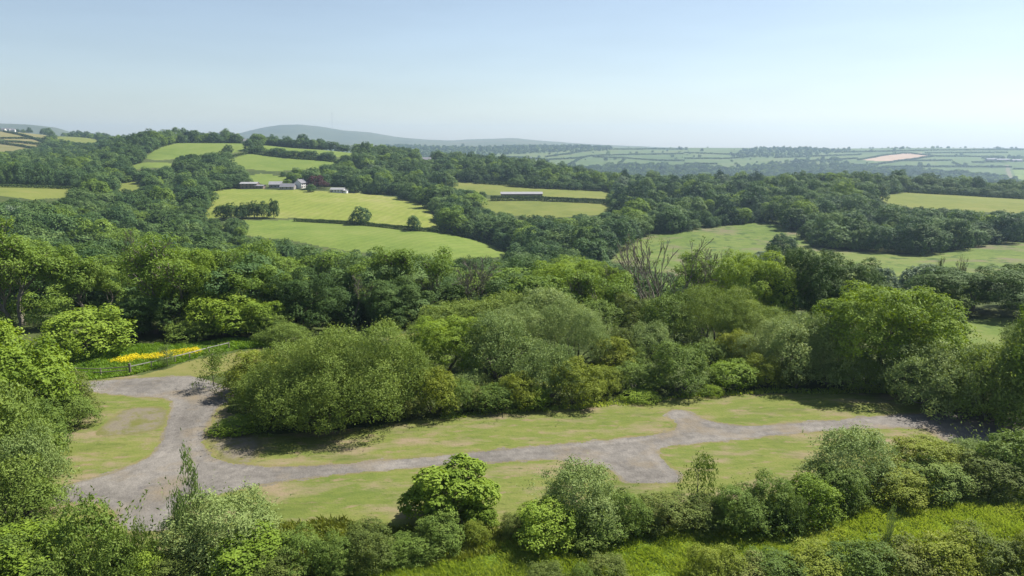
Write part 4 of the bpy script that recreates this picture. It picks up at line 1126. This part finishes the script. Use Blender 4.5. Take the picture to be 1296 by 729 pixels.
hedge([(318,194.5),(360,200),(440,207)], (850, 1090), 3, 2.5, 'hedge between the two green fields of the left hill')
hedge([(285,201),(300,197),(318,194)], (850, 1100), 3, 2.5, 'hedge at the left end of the left hill fields')
hedge([(621,254),(660,253.5),(688,254)], (650, 800), 4, 5, 'tall hedge in front of the long white barn')
hedge([(688,254.5),(720,255.5),(770,258)], (640, 800), 4, 4.6, 'tall dark hedge right of the long white barn')
hedge([(600,232),(680,237.5),(775,242)], (700, 1000), 4, 4, 'hedge along the top of the olive field of the white barn')
hedge([(1150,244),(1220,247.5),(1300,252.5)], (690, 900), 3, 3, 'hedge along the top of the olive field on the right rise')
hedge([(0,237),(50,238),(95,240)], (540, 700), 3, 3, 'hedge under the trees of the left olive field')
for k, (pts, lb) in enumerate([
  ([(-20,176),(20,175.5),(55,176.5)], 'hedge between the upper tan fields of the far left hillside'), ([(-20,181),(20,180),(58,184)], 'hedge across the lower tan field of the far left hillside'),
  ([(5,167),(30,172),(56,180)], 'slanting hedge down the far left hillside'), ([(0,182),(25,185),(46,189)], 'hedge at the foot of the far left hillside')]):
    hedge(pts, (1200, 2300), 4, 4, lb, group='hedges of the far left hillside')
PLAT = [([(1066,193),(1142,191.5),(1190,190.5)], 'at the skyline above the bare soil field'), ([(1190,190.5),(1296,190)], 'at the skyline at the right edge'), ([(1170,194),(1275,193.5)], 'right of the tip of the bare soil field'),
 ([(1182,198),(1270,199)], 'level with the tip of the bare soil field'), ([(1086,203),(1118,197),(1148,193.5),(1182,198)], 'around the top of the bare soil field'), ([(1060,208),(1098,210),(1140,204),(1182,198)], 'under the bare soil field'),
 ([(1140,204),(1205,203.5)], 'right under the bare soil field'), ([(1120,211.5),(1215,211.5),(1280,212)], 'above the blue wood at the right'), ([(1206,206),(1218,211)], 'short and slanting above the blue wood'),
 ([(1230,206),(1268,205)], 'left of the far farm'), ([(866,193.5),(900,195),(930,196)], 'highest left of the central plateau wood'), ([(866,201),(920,201.5),(958,198)], 'middle left of the central plateau wood'),
 ([(866,207.5),(908,208)], 'lowest left of the central plateau wood'), ([(980,200),(1040,198),(1090,196)], 'right of the central plateau wood'), ([(1000,205),(1050,203),(1085,201)], 'above the wood left of the bare soil field'),
 ([(690,202.5),(735,200.5),(748,197.5),(830,195.5),(866,195)], 'longest across the middle of the plateau'), ([(750,199),(790,200.5)], 'short in the middle plateau fields'), ([(792,200.5),(830,203.5),(866,204)], 'right of the middle plateau fields'),
 ([(715,211),(725,206),(736,200.5)], 'slanting up the middle plateau fields'), ([(785,207),(791,200.5)], 'steep between middle plateau fields'), ([(690,199),(720,195),(745,191)], 'climbing to the middle skyline'),
 ([(600,200),(650,199),(690,202.5)], 'farthest left on the plateau'), ([(770,189.5),(830,189),(866,189.5)], 'along the middle skyline'), ([(1282,214.5),(1320,214.5)], 'above the field beside the straight lane')]
for pts, lb in PLAT:
    hedge(pts, (2200, 5400), 11, 6, 'far thin hedge ' + lb, group='hedges of the far plateau')

# ------------------------------------------------------------------ grass and flowers
def blades(name, poly, n, h, label, cat, mat, w=.05, tint=(0, 1), clump=2.5, y0=30, y1=130, seed=1, lean=.4):
    rng = np.random.default_rng(seed)
    W = np.array([((u - 648) / FPX * ((H / math.tan(float(row_angle(r)))) * CP + H * SP), H / math.tan(float(row_angle(r)))) for u, r in poly])
    lo, hi = W.min(0), W.max(0)
    x = rng.uniform(lo[0], hi[0], n * 3); y = rng.uniform(lo[1], hi[1], n * 3)
    k = inside(W, x + 1.5 * fbm(x / 2, y / 2, 4, 2), y + 1.5 * fbm(x / 2, y / 2, 8, 2)); x, y = x[k][:n], y[k][:n]
    dn = fbm(x / clump, y / clump, 41, 3); hgt = h * np.clip(.75 + 1.5 * dn, .25, 1.5) * rng.uniform(.6, 1.2, len(x))
    m = len(x); th = rng.uniform(0, 6.28, m); ln = rng.normal(size=(m, 2)) * lean + np.array([-.2, -.1])
    B = np.stack([x, y, terrain(x, y) - .02], 1); sx = np.stack([np.cos(th), np.sin(th), 0 * th], 1) * (w * rng.uniform(.6, 1.4, m))[:, None]
    tip = B + np.stack([ln[:, 0] * hgt, ln[:, 1] * hgt, hgt], 1)
    mid = B + np.stack([ln[:, 0] * hgt * .3, ln[:, 1] * hgt * .3, hgt * .6], 1)
    V = np.stack([B - sx, B + sx, mid + sx * .7, tip, ], 1).reshape(-1, 3); F = np.arange(4 * m).reshape(m, 4)
    t = np.clip(tint[0] + (tint[1] - tint[0]) * (.5 + 1.1 * fbm(x / 5, y / 5, 55, 3)) + rng.normal(size=m) * .13, 0, 1)
    o = link(name, mesh_np(name, V, F, mat, t)); tag(o, label, cat, kind='stuff')
LG = [ (400,735),(480,722),(540,708),(600,690),(640,688),(690,690),(760,682),(850,668),(950,664),(1050,648),(1120,634),(1296,616),(1340,612),(1340,775),(400,775)]
blades('long_grass', LG, 130000, .5, 'bright green long grass on the bank below the front hedge', 'grass', L_['grass'], .03, (.05, .9), clump=1.6)
blades('meadow_grass', [(-40,486),(98,482),(166,475),(205,466),(255,450),(345,438),(345,427),(250,433),(150,440),(50,447),(-40,450)], 42000, .65, 'deep uncut grass of the buttercup meadow', 'grass', leaf_mat('meadow_blades', (.08, .14, .022), (.13, .20, .034), (.20, .23, .065), .6), .09, (.1, .8), y0=80)
blades('verge_grass', [(560,524),(640,519),(760,511),(790,500),(830,508),(880,498),(960,494),(1130,490),(1130,497),(960,499),(860,505),(760,516),(640,524),(560,530)], 9000, .5, 'rank green grass along the foot of the hedge behind the lawn', 'grass', L_['grass'], .08, (.1, .8), seed=3)
blades('weed_grass', [(330,668),(440,662),(520,668),(600,672),(700,664),(860,650),(1000,636),(1100,622),(1180,616),(1180,640),(1000,664),(860,676),(700,694),(520,720),(330,735)], 26000, .7, 'tangled olive weeds between the shrubs of the front hedge', 'weeds', leaf_mat('weed_blades', (.10, .11, .03), (.15, .165, .035), (.21, .20, .07), .4), .07, (.1, .9), seed=5)
def buttercups():
    rng = np.random.default_rng(9)
    poly = [(136,458),(150,453),(190,448),(252,441),(258,445),(240,449),(195,455),(168,459),(146,461)]
    W = np.array([((u - 648) / FPX * ((H / math.tan(float(row_angle(r + 4)))) * CP + H * SP), H / math.tan(float(row_angle(r + 4)))) for u, r in poly])
    lo, hi = W.min(0), W.max(0); n = 26000
    x = rng.uniform(lo[0], hi[0], n); y = rng.uniform(lo[1], hi[1], n)
    k = inside(W, x + 2 * fbm(x / 2, y / 2, 4, 2), y + 2 * fbm(x / 2, y / 2, 8, 2)) & (fbm(x / 3, y / 2, 12, 3) + rng.normal(size=n) * .22 > .06)
    x, y = x[k], y[k]; m = len(x)
    P = np.stack([x, y, terrain(x, y) + rng.uniform(.5, .85, m)], 1)
    V, F = leaf_quads(P, norm(rng.normal(size=P.shape) * [1, 1, .3]), norm(rng.normal(size=P.shape) * .5 + [0, 0, 1]), np.full(m, .11), np.full(m, .11), .0)
    o = link('buttercups', mesh_np('buttercups', V, F, leaf_mat('buttercup_petals', (.54, .40, .012), (.64, .48, .016), (.70, .55, .03), .2)))
    tag(o, 'strip of yellow buttercups in the meadow behind the rail fence', 'flowers', kind='stuff')
buttercups()
def blossom(u, row, Y, n, w, seed, label):
    pass

# ------------------------------------------------------------------ post and rail fence
def box_np(c, sx, sy, sz, rz=0):
    q = np.array([(a, b, d) for d in (0, 1) for a, b in ((-.5, -.5), (.5, -.5), (.5, .5), (-.5, .5))], float) * [sx, sy, sz]
    cs, sn = math.cos(rz), math.sin(rz)
    q = np.stack([q[:, 0] * cs - q[:, 1] * sn, q[:, 0] * sn + q[:, 1] * cs, q[:, 2]], 1) + np.array(c)
    return q, np.array([(0,3,2,1),(4,5,6,7),(0,1,5,4),(1,2,6,5),(2,3,7,6),(3,0,4,7)])
M['wood_grey'] = plain('weathered_wood', (.20, .17, .14), .9, .3, 4)
M['wood_pale'] = plain('pale_rail_wood', (.36, .345, .32), .9, .15, 4)
def fence():
    e = bpy.data.objects.new('rail_fence', None); COL.objects.link(e)
    pts = [(72,474),(97,474.5),(128,475.5),(165,472.5),(192,466.5),(222,459),(240,454.5),(265,447.5),(290,441.5)]
    W = [((u - 648) / FPX * ((H / math.tan(float(row_angle(r)))) * CP + H * SP), H / math.tan(float(row_angle(r)))) for u, r in pts]
    e.location = (W[3][0], W[3][1], 0); tag(e, 'weathered post and rail fence with one pale rail along the meadow', 'fence')
    o0 = np.array([W[3][0], W[3][1], 0])
    for i, (x, y) in enumerate(W):
        big = i == 3; z = float(terrain(np.array([x]), np.array([y]))[0])
        s = .26 if big else .13
        V, F = box_np(np.array([x, y, z - .2]) - o0, s, s, 1.6 if big else 1.3)
        link('post', mesh_np('post', V, F, M['bark' if big else 'wood_grey']), e)
    for i in range(len(W) - 1):
        a, b = np.array(W[i]), np.array(W[i + 1]); d = b - a; L = np.linalg.norm(d); rz = math.atan2(d[1], d[0])
        c = (a + b) / 2; z = float(terrain(c[:1], c[1:])[0])
        pale = i >= 3
        for hgt in (1.0, .5):
            if pale and hgt < .9: continue
            V, F = box_np(np.array([c[0], c[1] - .14, z + hgt - .05]) - o0, L, .06, .11, rz)
            r = link('rail', mesh_np('rail', V, F, M['wood_pale' if pale and hgt > .9 else 'wood_grey']), e)
            if pale and hgt > .9: r['label'] = 'sun bleached pale rail'
fence()

# ------------------------------------------------------------------ buildings on the far slopes
M['slate'] = plain('slate_roof', (.17, .17, .19), .95, .12, .6)
M['tin'] = plain('tin_roof', (.24, .24, .25), .95, .1, .5)
M['rust'] = plain('brown_cladding', (.17, .13, .11), .8, .2, .6)
M['render'] = plain('white_render', (.62, .61, .59), .8, .04, .6)
M['stone'] = plain('grey_stone', (.30, .28, .26), .9, .2, .8)
M['glass'] = plain('dark_glass', (.03, .035, .045), .15, .1, 1)
M['whitewall'] = plain('white_sheet', (.80, .80, .80), .5, .04, .4)
def house(name, cat, u, row, Yr, w, d, h, rh, rz, wall, roof, label, group, nwin=3, chim=False, hip=0.0):
    x, y, z = unproject(u, row, *Yr)
    e = bpy.data.objects.new(name, None); COL.objects.link(e); e.location = (x, y, z); e.rotation_euler = (0, 0, rz)
    tag(e, label, cat, group)
    hw, hd = w / 2, d / 2
    V = [(-hw,-hd,-2),(hw,-hd,-2),(hw,hd,-2),(-hw,hd,-2),(-hw,-hd,h),(hw,-hd,h),(hw,hd,h),(-hw,hd,h),(-hw,0,h+rh),(hw,0,h+rh)]
    me = bpy.data.meshes.new('wall'); me.from_pydata(V, [], [(0,1,5,4),(2,3,7,6),(1,2,6,9,5),(3,0,4,8,7)]); me.materials.append(M[wall]); link('wall', me, e)
    ov = .5; t = .22; a, b = hw + ov, hd + ov; ez = h - rh * ov / hd
    RV = [(-a,-b,ez+.03),(a,-b,ez+.03),(a,0,h+rh+.03),(-a,0,h+rh+.03),(a,b,ez+.03),(-a,b,ez+.03)]; RV += [(p[0], p[1], p[2] + t) for p in RV]
    RF = [(6,7,8,9),(9,8,10,11),(0,3,2,1),(3,5,4,2),(0,1,7,6),(5,11,10,4),(1,2,8,7),(2,4,10,8),(0,6,9,3),(3,9,11,5)]
    me = bpy.data.meshes.new('roof'); me.from_pydata(RV, [], RF); me.materials.append(M[roof]); ro = link('roof', me, e)
    if chim:
        for sx in (-1, 1):
            V, F = box_np((sx * (hw - .6), 0, h + rh - .6), .8, .8, 1.9); link('chimney', mesh_np('chimney', V, F, M['stone']), ro)
    for i in range(nwin):
        px = -hw + w * (i + .75) / (nwin + .5)
        for zz in ((.9, 3.4) if h > 4.5 else (.9,)):
            V, F = box_np((px, -hd - .03, zz), 1.1, .12, 1.2); link('window', mesh_np('window', V, F, M['glass']), e)
    V, F = box_np((-hw + w * .5 / (nwin + .5) * .6, -hd - .04, 0), 1.0, .12, 2.1); link('door', mesh_np('door', V, F, M['rust']), e)
FG = 'buildings of the farm above the hay field'
FY = (690, 860)
house('barn', 'barn', 316.5, 238.2, FY, 16, 11, 4.6, 1.3, R(4), 'rust', 'tin', 'brown barn with pale tin roof at the left end of the farm', FG, 4)
house('shed', 'shed', 329, 238.5, FY, 9, 7, 2.6, .8, R(-3), 'rust', 'slate', 'low dark shed right of the brown barn', FG, 2)
house('farm_building', 'barn', 349.5, 237.5, (730, 860), 12, 8, 3.4, 2.6, R(6), 'stone', 'tin', 'grey roofed stone outbuilding in the middle of the farm', FG, 3)
house('farm_building', 'barn', 365, 239.5, FY, 14, 8, 2.6, 2.8, R(-5), 'stone', 'slate', 'long slate roofed outbuilding beside the white farmhouse', FG, 3)
house('farmhouse', 'house', 381, 238.0, (725, 860), 10, 8, 5.2, 3.2, R(70), 'render', 'slate', 'white gabled farmhouse beside the copper beech', FG, 3, True)
house('bungalow', 'house', 428, 243.3, FY, 13, 7, 2.7, 1.5, R(-8), 'render', 'tin', 'low white bungalow at the right end of the farm', FG, 4)
house('shed', 'shed', 436.5, 244.2, FY, 5, 4, 2.2, .6, R(-8), 'whitewall', 'tin', 'small white shed beside the bungalow', FG, 1)
house('long_barn', 'barn', 660, 249.5, (690, 800), 40, 12, 3.4, 1.6, R(2), 'rust', 'tin', 'long white barn behind a dark hedge between the olive fields', None, 9)
house('cottage', 'house', 311, 177.5, (1080, 1300), 14, 8, 4, 3, R(20), 'render', 'slate', 'white cottage on the skyline of the left hill', None, 3, True)
house('cottage', 'house', 539, 206, (900, 1300), 14, 8, 4.5, 3, R(15), 'stone', 'slate', 'grey roofed cottage half hidden in the wood left of the plateau', None, 3)
for k, (u, r, w_, lb) in enumerate([(1254, 203.3, 40, 'pale roofed far barn left in the farm at the right edge'), (1268, 203.8, 55, 'longest far barn of the farm at the right edge'), (1286, 204.5, 45, 'right hand far barn of the farm at the right edge')]):
    house('far_barn', 'barn', u, r, (2800, 4200), w_, 22, 6, 4, R(5 * k - 5), 'stone', 'tin', lb, 'barns of the far plateau farm', 5)
house('far_house', 'house', 669.5, 201.5, (2600, 4200), 22, 12, 6, 5, R(10), 'render', 'slate', 'tiny white house below the far blue wood', None, 3)
for k, u in enumerate((5, 11, 17)):
    house('far_house', 'house', u, 166.5, (1700, 2300), 9, 8, 5, 3, R(8 * k), 'render', 'slate', ('leftmost', 'middle', 'rightmost')[k] + ' of three tiny houses on the far left skyline', 'houses on the far left skyline', 2)
def mast():
    x, y, z = unproject(421, 163.5, 6500, 7600)
    e = bpy.data.objects.new('radio_mast', None); COL.objects.link(e); e.location = (x, y, z)
    tag(e, 'thin radio mast on the shoulder of the blue hill', 'mast')
    link('pole', mesh_np('pole', *tubes([(0, 0, -5, 0, 0, 190, .8, .4)], 8), M['tin']), e)
    link('guy_wire', mesh_np('guy_wire', *tubes([(0, 0, 150, math.cos(t) * 70, math.sin(t) * 90, -5, .3, .3) for t in (0, 2.1, 4.2)], 4), M['tin']), e)
mast()
